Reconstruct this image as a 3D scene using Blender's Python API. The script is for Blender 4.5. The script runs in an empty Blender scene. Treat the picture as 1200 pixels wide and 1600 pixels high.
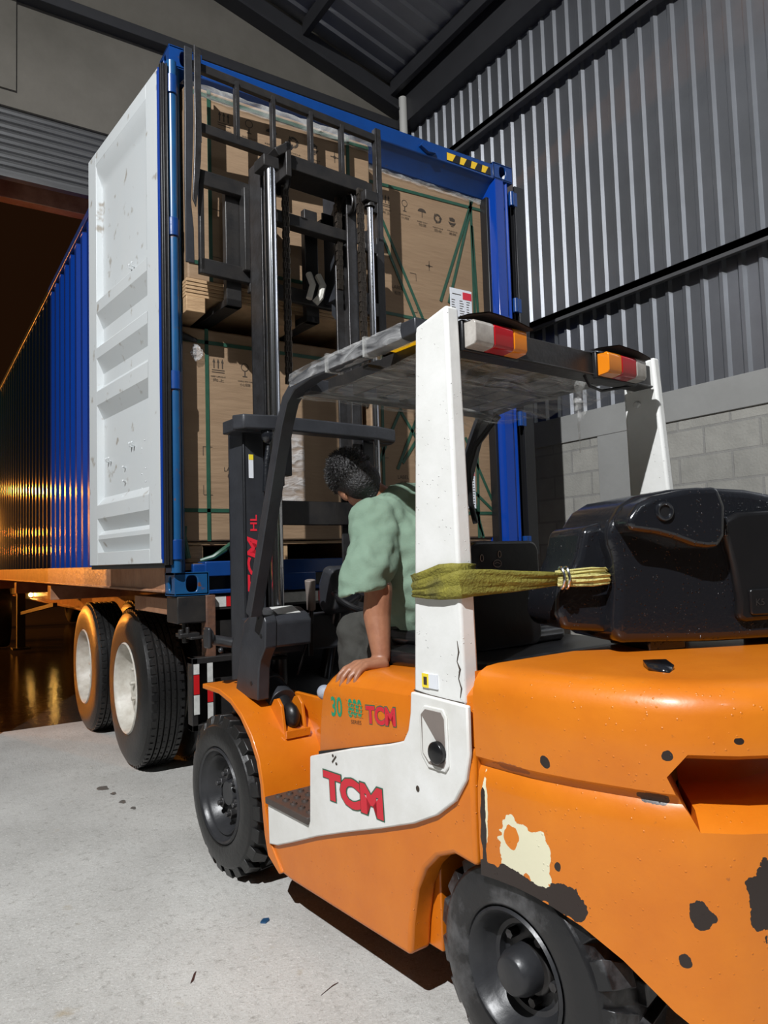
import bpy, math, random
from mathutils import Vector, Matrix, Euler, noise
random.seed(7)
R = math.radians
sc = bpy.context.scene
COL = sc.collection

# ------------------------------------------------------------------ camera
CAM = Vector((-1.125, -3.645, 1.300))
yaw, pitch, roll = R(33.30), R(3.66), R(-1.70)
fw = Vector((math.sin(yaw) * math.cos(pitch), math.cos(yaw) * math.cos(pitch), math.sin(pitch)))
r0 = Vector((math.cos(yaw), -math.sin(yaw), 0)); u0 = r0.cross(fw)
rr = math.cos(roll) * r0 + math.sin(roll) * u0
uu = -math.sin(roll) * r0 + math.cos(roll) * u0
cd = bpy.data.cameras.new('camera'); cam = bpy.data.objects.new('camera', cd); COL.objects.link(cam)
cd.sensor_fit = 'VERTICAL'; cd.sensor_height = 36; cd.lens = 1136.9 * 36 / 1600
cd.clip_start = 0.05; cd.clip_end = 200
cam.matrix_world = Matrix(((rr.x, uu.x, -fw.x, CAM.x), (rr.y, uu.y, -fw.y, CAM.y), (rr.z, uu.z, -fw.z, CAM.z), (0, 0, 0, 1)))
sc.camera = cam
# ------------------------------------------------------------------ exposure, world, lamps
sc.view_settings.view_transform = 'Standard'; sc.view_settings.look = 'None'
sc.view_settings.exposure = 0.0; sc.view_settings.gamma = 1.0; sc.view_settings.use_curve_mapping = False
w = bpy.data.worlds.new('night'); sc.world = w; w.use_nodes = True
w.node_tree.nodes['Background'].inputs[0].default_value = (0.011, 0.0042, 0.0016, 1)
w.node_tree.nodes['Background'].inputs[1].default_value = 1.0

def lamp(name, loc, energy, color, radius, kind='POINT', rot=None, size=None, spot=None):
    l = bpy.data.lights.new(name, kind); l.energy = energy; l.color = color
    if kind in ('POINT', 'SPOT'): l.shadow_soft_size = radius
    if kind == 'AREA': l.shape = 'RECTANGLE'; l.size, l.size_y = size
    if kind == 'SPOT': l.spot_size = spot; l.spot_blend = 0.4
    o = bpy.data.objects.new(name, l); COL.objects.link(o); o.location = loc
    if rot: o.rotation_euler = rot
    return o
FL = Vector((-4.6, -4.9, 7.6))
fl = lamp('flood_lamp', FL, 4700, (0.97, 0.985, 1.0), 0.05, 'SPOT', spot=R(110))
fl.data.spot_blend = 1.0
fl.rotation_euler = (Vector((1.5, -1.0, 1.0)) - FL).to_track_quat('-Z', 'Y').to_euler()
lamp('fill_light', (-1.5, -8.5, 6.6), 110, (0.86, 0.93, 1.0), 0.35)  # unseen soft fill, added to lift the hall and its ceiling
for i, (x, y, z, e) in enumerate([(-3.0, 27, 4.3, 500), (-5.5, 17.5, 2.6, 3200), (-8.0, 14.5, 2.4, 3000), (-2.7, 25, 2.6, 40), (-3.0, 26, 2.0, 40)]):
    lamp('street_lamp_light', (x, y, z), e, (1.0, 0.33, 0.04), 0.10)

# ------------------------------------------------------------------ materials
MATS = {}
def mat(name, col, rough=0.5, metal=0.0, var=0.0, col2=None, vscale=6.0, bump=0.0, bscale=40.0, spec=0.5, thr=None, coat=0.0, stretch=None, blobs=None, fine=None):
    m = bpy.data.materials.new(name); m.use_nodes = True
    nt = m.node_tree; N = nt.nodes; L = nt.links; b = N['Principled BSDF']
    b.inputs['Base Color'].default_value = (*col, 1); b.inputs['Roughness'].default_value = rough
    b.inputs['Metallic'].default_value = metal; b.inputs['Specular IOR Level'].default_value = spec
    b.inputs['Coat Weight'].default_value = coat; b.inputs['Coat Roughness'].default_value = 0.12
    tc = N.new('ShaderNodeTexCoord'); src = tc.outputs['Object']
    if stretch:
        mp = N.new('ShaderNodeMapping'); mp.inputs['Scale'].default_value = stretch
        L.new(src, mp.inputs[0]); src = mp.outputs[0]
    cur = None
    def mix(a, bcol, fac):
        mx = N.new('ShaderNodeMix'); mx.data_type = 'RGBA'
        if isinstance(a, tuple): mx.inputs[6].default_value = (*a, 1)
        else: L.new(a, mx.inputs[6])
        mx.inputs[7].default_value = (*bcol, 1); L.new(fac, mx.inputs[0]); return mx.outputs[2]
    cur = col
    if var or col2:
        n = N.new('ShaderNodeTexNoise'); n.inputs['Scale'].default_value = vscale; n.inputs['Detail'].default_value = 8; n.inputs['Roughness'].default_value = 0.65
        L.new(src, n.inputs['Vector'])
        rp = N.new('ShaderNodeMapRange'); L.new(n.outputs[0], rp.inputs[0])
        if thr: rp.inputs[1].default_value, rp.inputs[2].default_value = thr
        else: rp.inputs[1].default_value, rp.inputs[2].default_value = 0.3, 0.7
        if not col2: col2 = tuple(c * (1 - var) for c in col)
        cur = mix(cur, col2, rp.outputs[0])
    if fine:
        n = N.new('ShaderNodeTexNoise'); n.inputs['Scale'].default_value = fine[0]; n.inputs['Detail'].default_value = 5
        L.new(src, n.inputs['Vector'])
        rp = N.new('ShaderNodeMapRange'); L.new(n.outputs[0], rp.inputs[0]); rp.inputs[1].default_value, rp.inputs[2].default_value = fine[2], fine[3]
        cur = mix(cur, fine[1], rp.outputs[0])
    if blobs:
        dn = N.new('ShaderNodeTexNoise'); dn.inputs['Scale'].default_value = 22; dn.inputs['Detail'].default_value = 5; L.new(tc.outputs['Object'], dn.inputs['Vector'])
        ms = N.new('ShaderNodeMath'); ms.operation = 'MULTIPLY_ADD'; L.new(dn.outputs[0], ms.inputs[0]); ms.inputs[1].default_value = 0.9; ms.inputs[2].default_value = -0.45
        for (c, sz, bc) in blobs:
            mp = N.new('ShaderNodeMapping'); mp.vector_type = 'TEXTURE'; mp.inputs['Location'].default_value = c; mp.inputs['Scale'].default_value = sz
            L.new(tc.outputs['Object'], mp.inputs[0])
            ln = N.new('ShaderNodeVectorMath'); ln.operation = 'LENGTH'; L.new(mp.outputs[0], ln.inputs[0])
            ad = N.new('ShaderNodeMath'); ad.operation = 'MULTIPLY_ADD'; L.new(ms.outputs[0], ad.inputs[0]); ad.inputs[1].default_value = 2.0; L.new(ln.outputs['Value'], ad.inputs[2])
            lt = N.new('ShaderNodeMath'); lt.operation = 'LESS_THAN'; L.new(ad.outputs[0], lt.inputs[0]); lt.inputs[1].default_value = 1.0
            cur = mix(cur, bc, lt.outputs[0])
    if not isinstance(cur, tuple): L.new(cur, b.inputs['Base Color'])
    if bump:
        n = N.new('ShaderNodeTexNoise'); n.inputs['Scale'].default_value = bscale; n.inputs['Detail'].default_value = 6; L.new(src, n.inputs['Vector'])
        bp = N.new('ShaderNodeBump'); bp.inputs['Strength'].default_value = bump; bp.inputs['Distance'].default_value = 0.01
        L.new(n.outputs[0], bp.inputs['Height']); L.new(bp.outputs[0], b.inputs['Normal'])
    MATS[name] = m; return m

def drops(m, scale=55, size=0.28, strength=0.7, cover=0.53):
    # small rain beads sitting on the paint
    nt = m.node_tree; N = nt.nodes; L = nt.links; b = N['Principled BSDF']
    tc = N.new('ShaderNodeTexCoord'); v = N.new('ShaderNodeTexVoronoi'); v.inputs['Scale'].default_value = scale; v.inputs['Randomness'].default_value = 1
    L.new(tc.outputs['Object'], v.inputs['Vector'])
    mr = N.new('ShaderNodeMapRange'); L.new(v.outputs['Distance'], mr.inputs[0]); mr.inputs[1].default_value = size * .5; mr.inputs[2].default_value = size * .15
    n = N.new('ShaderNodeTexNoise'); n.inputs['Scale'].default_value = 14; L.new(tc.outputs['Object'], n.inputs['Vector'])
    gt = N.new('ShaderNodeMath'); gt.operation = 'GREATER_THAN'; gt.inputs[1].default_value = cover; L.new(n.outputs[0], gt.inputs[0])
    mu = N.new('ShaderNodeMath'); mu.operation = 'MULTIPLY'; L.new(mr.outputs[0], mu.inputs[0]); L.new(gt.outputs[0], mu.inputs[1])
    bp = N.new('ShaderNodeBump'); bp.inputs['Strength'].default_value = strength; bp.inputs['Distance'].default_value = 0.004; L.new(mu.outputs[0], bp.inputs['Height'])
    old = b.inputs['Normal'].links
    if old: L.new(old[0].from_socket, bp.inputs['Normal'])
    L.new(bp.outputs[0], b.inputs['Normal'])

ORANGE = (0.66, 0.180, 0.006)
BROWN = (0.020, 0.011, 0.008); CREAM = (0.74, 0.70, 0.50)
mat('orange_paint', ORANGE, 0.38, var=0.0, col2=(0.58, 0.142, 0.005), vscale=5, bump=0.05, bscale=60, coat=0.25, fine=(90, (0.30, 0.08, 0.01), 0.70, 0.80))
mat('orange_weight_paint', (0.66, 0.188, 0.008), 0.38, col2=(0.57, 0.145, 0.006), vscale=4, bump=0.06, bscale=50, coat=0.25, fine=(70, (0.35, 0.10, 0.02), 0.70, 0.80),
    blobs=[((0.02, -1.575, 0.585), (0.09, 0.062, 0.062), CREAM), ((0.03, -1.635, 0.565), (0.10, 0.034, 0.085), CREAM), ((0.02, -1.555, 0.605), (0.09, 0.022, 0.028), ORANGE),
           ((0.02, -1.468, 0.66), (0.05, 0.010, 0.09), CREAM), ((0.02, -1.462, 0.60), (0.05, 0.009, 0.12), BROWN), ((0.02, -1.54, 0.500), (0.10, 0.15, 0.030), BROWN), ((0.03, -1.70, 0.50), (0.10, 0.055, 0.040), BROWN),
           ((0.03, -1.668, 0.812), (0.03, 0.012, 0.013), BROWN), ((0.03, -1.687, 0.575), (0.05, 0.010, 0.014), BROWN), ((0.02, -1.56, 0.775), (0.04, 0.07, 0.012), (0.30, 0.08, 0.02)),
           ((0.095, -1.91, 0.768), (0.03, 0.045, 0.014), BROWN), ((0.13, -1.982, 0.540), (0.03, 0.026, 0.028), BROWN), ((0.112, -1.951, 0.444), (0.02, 0.016, 0.016), BROWN),
           ((0.222, -2.07, 0.585), (0.04, 0.025, 0.07), BROWN), ((0.10, -1.94, 0.865), (0.02, 0.009, 0.010), BROWN), ((0.20, -2.05, 0.90), (0.02, 0.008, 0.008), BROWN)])
drops(MATS['orange_paint']); drops(MATS['orange_weight_paint'], 62, 0.34, 0.4, 0.47)
mat('white_paint', (0.80, 0.80, 0.78), 0.42, col2=(0.70, 0.70, 0.67), vscale=7, bump=0.05, bscale=70, fine=(40, (0.30, 0.25, 0.20), 0.74, 0.80)); drops(MATS['white_paint'], 70)
mat('white_panel_paint', (0.80, 0.80, 0.78), 0.42, col2=(0.66, 0.65, 0.61), vscale=5, bump=0.05, bscale=70, fine=(30, (0.12, 0.08, 0.06), 0.76, 0.79))
mat('mast_grey', (0.036, 0.038, 0.044), 0.40, col2=(0.022, 0.023, 0.027), vscale=8, bump=0.08, bscale=60)
mat('dark_steel', (0.011, 0.011, 0.012), 0.45, col2=(0.026, 0.023, 0.021), vscale=12, bump=0.12, bscale=50)
mat('worn_steel', (0.10, 0.10, 0.105), 0.36, metal=0.7, col2=(0.05, 0.045, 0.042), vscale=14, bump=0.1, bscale=50)
mat('brown_steel', (0.075, 0.052, 0.042), 0.5, col2=(0.05, 0.04, 0.036), vscale=10, bump=0.1)
mat('chrome', (0.62, 0.63, 0.66), 0.16, metal=1.0, fine=(120, (0.25, 0.24, 0.24), 0.62, 0.7))
mat('taupe_steel', (0.22, 0.185, 0.165), 0.5, var=0.12, vscale=10)
mat('chain_steel', (0.09, 0.075, 0.062), 0.4, metal=0.6, var=0.5, vscale=60)
mat('rubber', (0.008, 0.008, 0.0085), 0.38, col2=(0.016, 0.0155, 0.015), vscale=9, bump=0.15, bscale=50)
mat('rubber_worn', (0.012, 0.012, 0.013), 0.30, col2=(0.15, 0.15, 0.155), vscale=5, bump=0.15, bscale=30, thr=(0.5, 0.75))
mat('wheel_grey', (0.030, 0.031, 0.034), 0.36, col2=(0.018, 0.018, 0.02), vscale=9, bump=0.1)
mat('white_wheel', (0.62, 0.60, 0.54), 0.45, col2=(0.42, 0.38, 0.32), vscale=14, bump=0.2, bscale=30)
mat('black_plastic', (0.010, 0.010, 0.011), 0.28, var=0.3, vscale=5, bump=0.05, bscale=40)
mat('black_gloss', (0.010, 0.011, 0.014), 0.17, bump=0.10, bscale=75, coat=0.4, fine=(100, (0.10, 0.09, 0.09), 0.72, 0.76)); drops(MATS['black_gloss'], 85, 0.5, 1.0, 0.46)
mat('blue_paint', (0.004, 0.048, 0.215), 0.30, col2=(0.004, 0.036, 0.16), vscale=5, bump=0.08, bscale=30, fine=(25, (0.06, 0.05, 0.05), 0.68, 0.74))
mat('blue_panel', (0.003, 0.042, 0.290), 0.13, col2=(0.004, 0.040, 0.27), vscale=3, bump=0.05, bscale=7)
mat('teal_blue', (0.010, 0.085, 0.210), 0.28, col2=(0.010, 0.06, 0.17), vscale=7, fine=(18, (0.13, 0.05, 0.02), 0.66, 0.72))
mat('rusty_rail', (0.50, 0.27, 0.16), 0.30, col2=(0.26, 0.11, 0.055), vscale=6, bump=0.2, bscale=30)
mat('door_white', (0.56, 0.59, 0.60), 0.42, col2=(0.58, 0.60, 0.60), vscale=4, bump=0.06, bscale=30, fine=(11, (0.33, 0.30, 0.26), 0.635, 0.72))
mat('gasket', (0.010, 0.010, 0.011), 0.4, bump=0.1)
mat('carton', (0.285, 0.190, 0.112), 0.68, col2=(0.24, 0.155, 0.09), vscale=3, bump=0.45, bscale=9, stretch=(0.6, 0.6, 4.0))
mat('carton_side', (0.30, 0.19, 0.11), 0.75, bump=0.3, bscale=9)
mat('ink', (0.045, 0.032, 0.022), 0.7)
mat('strap_green', (0.022, 0.085, 0.052), 0.42, var=0.3, vscale=20)
mat('wood', (0.50, 0.33, 0.18), 0.7, col2=(0.34, 0.21, 0.11), vscale=5, stretch=(2, 2, 14), bump=0.3, bscale=12)
mat('wood_dark', (0.16, 0.10, 0.06), 0.75, var=0.4, vscale=6, bump=0.3, bscale=20)
mat('label_white', (0.72, 0.74, 0.78), 0.5)
mat('label_red', (0.62, 0.03, 0.05), 0.5)
mat('label_yellow', (0.85, 0.66, 0.04), 0.5)
mat('hazard_yellow', (0.80, 0.50, 0.03), 0.5)
mat('reflect_red', (0.50, 0.012, 0.015), 0.35); mat('reflect_white', (0.65, 0.65, 0.62), 0.4, var=0.3, vscale=30)
mat('logo_red', (0.60, 0.018, 0.035), 0.4); mat('logo_green', (0.012, 0.26, 0.13), 0.45); mat('logo_bright_red', (0.72, 0.02, 0.04), 0.4)
mat('dark_green', (0.03, 0.12, 0.07), 0.5)
mat('lens_red', (0.42, 0.006, 0.012), 0.15, coat=0.5); mat('lens_amber', (0.75, 0.22, 0.008), 0.15, coat=0.5); mat('lens_clear', (0.34, 0.31, 0.28), 0.15, col2=(0.5, 0.47, 0.43), vscale=30, coat=0.5)
mat('concrete_wall', (0.17, 0.155, 0.13), 0.85, col2=(0.12, 0.11, 0.09), vscale=1.4, bump=0.3, bscale=14)
mat('cap_concrete', (0.30, 0.30, 0.29), 0.85, col2=(0.25, 0.25, 0.24), vscale=2, bump=0.2, bscale=20)
mat('structural_steel', (0.035, 0.035, 0.038), 0.5, var=0.2, vscale=5)
mat('girt_steel', (0.085, 0.085, 0.088), 0.5, var=0.2, vscale=5)
mat('sheet_metal', (0.33, 0.34, 0.365), 0.40, metal=0.85, col2=(0.27, 0.28, 0.30), vscale=2.5, bump=0.05, bscale=10)
mat('roof_sheet', (0.42, 0.425, 0.44), 0.45, metal=0.7, var=0.2, vscale=2)
mat('shutter_metal', (0.24, 0.24, 0.24), 0.35, metal=0.6, var=0.35, vscale=3, stretch=(0.5, 1, 8))
mat('old_rust', (0.17, 0.075, 0.04), 0.6, col2=(0.06, 0.035, 0.028), vscale=14, bump=0.3)
mat('pvc_white', (0.55, 0.54, 0.50), 0.5)
mat('skin', (0.36, 0.165, 0.092), 0.45, col2=(0.27, 0.115, 0.065), vscale=20, bump=0.08, bscale=90)
mat('hair', (0.009, 0.008, 0.008), 0.38, bump=1.0, bscale=110, fine=(140, (0.02, 0.02, 0.022), 0.55, 0.7))
mat('shirt_green', (0.185, 0.270, 0.200), 0.9, col2=(0.16, 0.24, 0.175), vscale=8, bump=0.12, bscale=160)
mat('trousers', (0.045, 0.044, 0.038), 0.9, var=0.25, vscale=9, bump=0.2, bscale=60)
mat('shoe_grey', (0.40, 0.42, 0.46), 0.6, col2=(0.22, 0.25, 0.32), vscale=18)
mat('sling_web', (0.25, 0.225, 0.028), 0.75, col2=(0.12, 0.105, 0.015), vscale=9, bump=0.6, bscale=120, fine=(7, (0.10, 0.09, 0.02), 0.58, 0.72))
mat('sling_pale', (0.60, 0.55, 0.22), 0.75, col2=(0.45, 0.40, 0.12), vscale=40, bump=0.6, bscale=120)
mat('yellow_card', (0.55, 0.42, 0.06), 0.6, col2=(0.35, 0.26, 0.04), vscale=8)
mat('rag_white', (0.66, 0.64, 0.58), 0.8, bump=0.3)
mat('floor_grease', (0.12, 0.11, 0.10), 0.5); mat('foil_blue', (0.03, 0.10, 0.22), 0.3, metal=0.4); mat('leaf', (0.06, 0.02, 0.015), 0.6)

# concrete floor: pale, speckled, stained, dry
def floor_mat():
    m = mat('floor_concrete', (0.52, 0.51, 0.48), 0.8)
    nt = m.node_tree; N = nt.nodes; L = nt.links; b = N['Principled BSDF']
    tc = N.new('ShaderNodeTexCoord')
    def ns(s, d=8, r=.6):
        n = N.new('ShaderNodeTexNoise'); n.inputs['Scale'].default_value = s; n.inputs['Detail'].default_value = d; n.inputs['Roughness'].default_value = r; L.new(tc.outputs['Object'], n.inputs['Vector']); return n.outputs[0]
    def mx(a, col, f, lo, hi):
        mr = N.new('ShaderNodeMapRange'); L.new(f, mr.inputs[0]); mr.inputs[1].default_value = lo; mr.inputs[2].default_value = hi
        x = N.new('ShaderNodeMix'); x.data_type = 'RGBA'
        if isinstance(a, tuple): x.inputs[6].default_value = (*a, 1)
        else: L.new(a, x.inputs[6])
        x.inputs[7].default_value = (*col, 1); L.new(mr.outputs[0], x.inputs[0]); return x.outputs[2]
    c = mx((0.56, 0.55, 0.52), (0.43, 0.42, 0.395), ns(1.6), .35, .65)
    c = mx(c, (0.27, 0.255, 0.23), ns(26, 10, .8), .53, .68)
    c = mx(c, (0.33, 0.31, 0.28), ns(140, 4, .7), .56, .68)
    c = mx(c, (0.70, 0.69, 0.66), ns(75, 6, .75), .54, .70)
    c = mx(c, (0.40, 0.35, 0.27), ns(4.5, 4), .66, .74)
    L.new(c, b.inputs['Base Color'])
    bp = N.new('ShaderNodeBump'); bp.inputs['Strength'].default_value = 0.7; bp.inputs['Distance'].default_value = 0.008
    L.new(ns(70, 8, .7), bp.inputs['Height']); L.new(bp.outputs[0], b.inputs['Normal'])
floor_mat()
m = mat('wet_asphalt', (0.03, 0.026, 0.022), 0.12, bump=0.35, bscale=9, col2=(0.05, 0.04, 0.03), vscale=3, stretch=(1, 2.5, 1))

def block_mat():
    m = mat('block_wall', (0.3, 0.29, 0.27), 0.9); nt = m.node_tree; N = nt.nodes; L = nt.links; b = N['Principled BSDF']
    tc = N.new('ShaderNodeTexCoord'); sx = N.new('ShaderNodeSeparateXYZ'); L.new(tc.outputs['Object'], sx.inputs[0])
    cx = N.new('ShaderNodeCombineXYZ'); L.new(sx.outputs[1], cx.inputs[0]); L.new(sx.outputs[2], cx.inputs[1])
    br = N.new('ShaderNodeTexBrick'); L.new(cx.outputs[0], br.inputs['Vector'])
    br.inputs['Color1'].default_value = (.34, .33, .30, 1); br.inputs['Color2'].default_value = (.28, .275, .25, 1); br.inputs['Mortar'].default_value = (.25, .245, .23, 1)
    br.inputs['Scale'].default_value = 1; br.inputs['Brick Width'].default_value = 0.41; br.inputs['Row Height'].default_value = 0.197; br.inputs['Mortar Size'].default_value = 0.009; br.inputs['Bias'].default_value = 0
    n = N.new('ShaderNodeTexNoise'); n.inputs['Scale'].default_value = 9; n.inputs['Detail'].default_value = 8; L.new(tc.outputs['Object'], n.inputs['Vector'])
    x = N.new('ShaderNodeMix'); x.data_type = 'RGBA'; x.blend_type = 'MULTIPLY'; x.inputs[0].default_value = 0.6; L.new(br.outputs[0], x.inputs[6]); L.new(n.outputs['Color'], x.inputs[7])
    mr = N.new('ShaderNodeMapRange'); L.new(n.outputs[0], mr.inputs[0]); mr.inputs[3].default_value = .6; mr.inputs[4].default_value = 1.3
    cc = N.new('ShaderNodeCombineXYZ'); [L.new(mr.outputs[0], cc.inputs[i]) for i in range(3)]; L.new(cc.outputs[0], x.inputs[7])
    L.new(x.outputs[2], b.inputs['Base Color'])
    bp = N.new('ShaderNodeBump'); bp.inputs['Strength'].default_value = .7; bp.inputs['Distance'].default_value = 0.008; bp.invert = True
    L.new(br.outputs['Fac'], bp.inputs['Height'])
    b2 = N.new('ShaderNodeBump'); b2.inputs['Strength'].default_value = .35; b2.inputs['Distance'].default_value = .01; n2 = N.new('ShaderNodeTexNoise'); n2.inputs['Scale'].default_value = 60; n2.inputs['Detail'].default_value = 6
    L.new(tc.outputs['Object'], n2.inputs['Vector']); L.new(n2.outputs[0], b2.inputs['Height']); L.new(bp.outputs[0], b2.inputs['Normal']); L.new(b2.outputs[0], b.inputs['Normal'])
block_mat()

def film_mat(name, lo, hi, tint=(.75, .75, .72), scale=6, stretch=(1, 5, 1)):
    m = bpy.data.materials.new(name); m.use_nodes = True; nt = m.node_tree; N = nt.nodes; L = nt.links
    for n in list(N): N.remove(n)
    out = N.new('ShaderNodeOutputMaterial'); tr = N.new('ShaderNodeBsdfTransparent'); pr = N.new('ShaderNodeBsdfPrincipled')
    pr.inputs['Base Color'].default_value = (*tint, 1); pr.inputs['Roughness'].default_value = 0.16; pr.inputs['Specular IOR Level'].default_value = 0.9
    mx = N.new('ShaderNodeMixShader'); tc = N.new('ShaderNodeTexCoord'); mp = N.new('ShaderNodeMapping'); mp.inputs['Scale'].default_value = stretch
    L.new(tc.outputs['Object'], mp.inputs[0]); n = N.new('ShaderNodeTexNoise'); n.inputs['Scale'].default_value = scale; n.inputs['Detail'].default_value = 7; n.inputs['Distortion'].default_value = .8; L.new(mp.outputs[0], n.inputs['Vector'])
    mr = N.new('ShaderNodeMapRange'); L.new(n.outputs[0], mr.inputs[0]); mr.inputs[1].default_value = .35; mr.inputs[2].default_value = .7; mr.inputs[3].default_value = lo; mr.inputs[4].default_value = hi
    bp = N.new('ShaderNodeBump'); bp.inputs['Strength'].default_value = 1.0; bp.inputs['Distance'].default_value = .02; L.new(n.outputs[0], bp.inputs['Height']); L.new(bp.outputs[0], pr.inputs['Normal'])
    L.new(mr.outputs[0], mx.inputs[0]); L.new(tr.outputs[0], mx.inputs[1]); L.new(pr.outputs[0], mx.inputs[2]); L.new(mx.outputs[0], out.inputs[0])
    MATS[name] = m
film_mat('film', 0.06, 0.50)
m = mat('yellow_sheet', (0.85, 0.62, 0.05), 0.5); nt = m.node_tree; tl = nt.nodes.new('ShaderNodeBsdfTranslucent'); tl.inputs[0].default_value = (0.95, 0.70, 0.06, 1)
mxs = nt.nodes.new('ShaderNodeMixShader'); mxs.inputs[0].default_value = .6; nt.links.new(nt.nodes['Principled BSDF'].outputs[0], mxs.inputs[1]); nt.links.new(tl.outputs[0], mxs.inputs[2]); nt.links.new(mxs.outputs[0], nt.nodes['Material Output'].inputs[0])
film_mat('film_thin', 0.05, 0.40, (.85, .85, .85), 9, (1, 1, 3))

# ------------------------------------------------------------------ mesh builder
def frame_of(d):
    d = Vector(d).normalized(); a = Vector((0, 0, 1)) if abs(d.z) < 0.9 else Vector((0, 1, 0))
    u = d.cross(a).normalized(); return u, d.cross(u).normalized(), d
class MB:
    def __init__(s): s.v = []; s.f = []; s.m = []; s.cur = 0
    def add(s, vs, fs):
        o = len(s.v); s.v += [tuple(x) for x in vs]; s.f += [tuple(i + o for i in f) for f in fs]; s.m += [s.cur] * len(fs); return s
    def box(s, x0, x1, y0, y1, z0, z1):
        return s.add([(x, y, z) for x in (x0, x1) for y in (y0, y1) for z in (z0, z1)], [(0, 1, 3, 2), (4, 6, 7, 5), (0, 4, 5, 1), (2, 3, 7, 6), (0, 2, 6, 4), (1, 5, 7, 3)])
    def obox(s, c, ax, ay, az):
        c, ax, ay, az = map(Vector, (c, ax, ay, az))
        return s.add([c + i * ax + j * ay + k * az for i in (-1, 1) for j in (-1, 1) for k in (-1, 1)], [(0, 1, 3, 2), (4, 6, 7, 5), (0, 4, 5, 1), (2, 3, 7, 6), (0, 2, 6, 4), (1, 5, 7, 3)])
    def bar(s, p0, p1, w, h, side=None):
        p0, p1 = Vector(p0), Vector(p1); d = (p1 - p0)
        u = Vector(side).normalized() if side else frame_of(d)[0]; t = d.normalized().cross(u).normalized()
        return s.obox((p0 + p1) / 2, u * w / 2, t * h / 2, d / 2)
    def tube(s, pts, r, n=12, caps=True):
        pts = [Vector(p) for p in pts]; k = len(pts); rs = r if isinstance(r, (list, tuple)) else [r] * k
        vs = []; up = None
        for i, p in enumerate(pts):
            d = (pts[min(i + 1, k - 1)] - pts[max(i - 1, 0)]).normalized()
            if up is None: up = frame_of(d)[0]
            up = (up - d * up.dot(d)).normalized(); w2 = d.cross(up)
            vs += [p + rs[i] * (math.cos(2 * math.pi * j / n) * up + math.sin(2 * math.pi * j / n) * w2) for j in range(n)]
        fs = [(i * n + j, i * n + (j + 1) % n, (i + 1) * n + (j + 1) % n, (i + 1) * n + j) for i in range(k - 1) for j in range(n)]
        if caps: fs += [tuple(range(n))[::-1], tuple((k - 1) * n + j for j in range(n))]
        return s.add(vs, fs)
    def cyl(s, p0, p1, r, n=16): return s.tube([p0, p1], r, n)
    def prism(s, poly, a, b, ax='x'):
        def P(u, v, t): return {'x': (t, u, v), 'y': (u, t, v), 'z': (u, v, t)}[ax]
        n = len(poly); vs = [P(u, v, a) for u, v in poly] + [P(u, v, b) for u, v in poly]
        return s.add(vs, [tuple(range(n))[::-1], tuple(range(n, 2 * n))] + [(i, (i + 1) % n, n + (i + 1) % n, n + i) for i in range(n)])
    def lathe(s, prof, c, d, n=48, closed=False):
        c = Vector(c); u, v, d = frame_of(d); k = len(prof)
        vs = [c + d * t + r * (math.cos(2 * math.pi * j / n) * u + math.sin(2 * math.pi * j / n) * v) for r, t in prof for j in range(n)]
        m = k if closed else k - 1
        fs = [(i * n + j, i * n + (j + 1) % n, ((i + 1) % k) * n + (j + 1) % n, ((i + 1) % k) * n + j) for i in range(m) for j in range(n)]
        if not closed: fs += [tuple((k - 1) * n + j for j in range(n))]
        return s.add(vs, fs)
    def ell(s, c, r, rot=None, n=16):
        c = Vector(c); M = rot.to_matrix() if rot else Matrix.Identity(3); vs = []
        for i in range(1, n // 2 * 1):
            a = math.pi * i / (n // 2)
            vs += [c + M @ Vector((r[0] * math.sin(a) * math.cos(2 * math.pi * j / n), r[1] * math.sin(a) * math.sin(2 * math.pi * j / n), r[2] * math.cos(a))) for j in range(n)]
        k = n // 2 - 1; fs = [(i * n + j, (i + 1) * n + j, (i + 1) * n + (j + 1) % n, i * n + (j + 1) % n) for i in range(k - 1) for j in range(n)]
        vs += [c + M @ Vector((0, 0, r[2])), c + M @ Vector((0, 0, -r[2]))]; t = k * n
        fs += [(t, j, (j + 1) % n) for j in range(n)] + [(t + 1, (k - 1) * n + (j + 1) % n, (k - 1) * n + j) for j in range(n)]
        return s.add(vs, fs)
    def cap(s, p0, r0, p1, r1, n=14):     # tapered capsule
        p0, p1 = Vector(p0), Vector(p1); s.tube([p0, p1], [r0, r1], n); s.ell(p0, (r0,) * 3, n=n); return s.ell(p1, (r1,) * 3, n=n)
    def grid(s, P):                        # P[i][j] points
        n, k = len(P), len(P[0]); return s.add([p for row in P for p in row], [(i * k + j, (i + 1) * k + j, (i + 1) * k + j + 1, i * k + j + 1) for i in range(n - 1) for j in range(k - 1)])
    def to(s, name, m, parent=None, bevel=0.0, seg=2, angle=35, smooth=True):
        me = bpy.data.meshes.new(name); me.from_pydata(s.v, [], s.f)
        ml = m if isinstance(m, (list, tuple)) else [m]
        for x in ml: me.materials.append(MATS[x])
        if len(ml) > 1:
            for p, i in zip(me.polygons, s.m): p.material_index = i
        me.validate(); me.update()
        import bmesh
        bm = bmesh.new(); bm.from_mesh(me); bmesh.ops.recalc_face_normals(bm, faces=bm.faces); bm.to_mesh(me); bm.free()
        if smooth:
            me.polygons.foreach_set('use_smooth', [True] * len(me.polygons)); me.set_sharp_from_angle(angle=R(angle))
        o = bpy.data.objects.new(name, me); COL.objects.link(o)
        if parent: o.parent = parent
        if bevel:
            b = o.modifiers.new('bevel', 'BEVEL'); b.width = bevel; b.segments = seg; b.limit_method = 'ANGLE'; b.angle_limit = R(35); b.harden_normals = False
        return o
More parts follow.
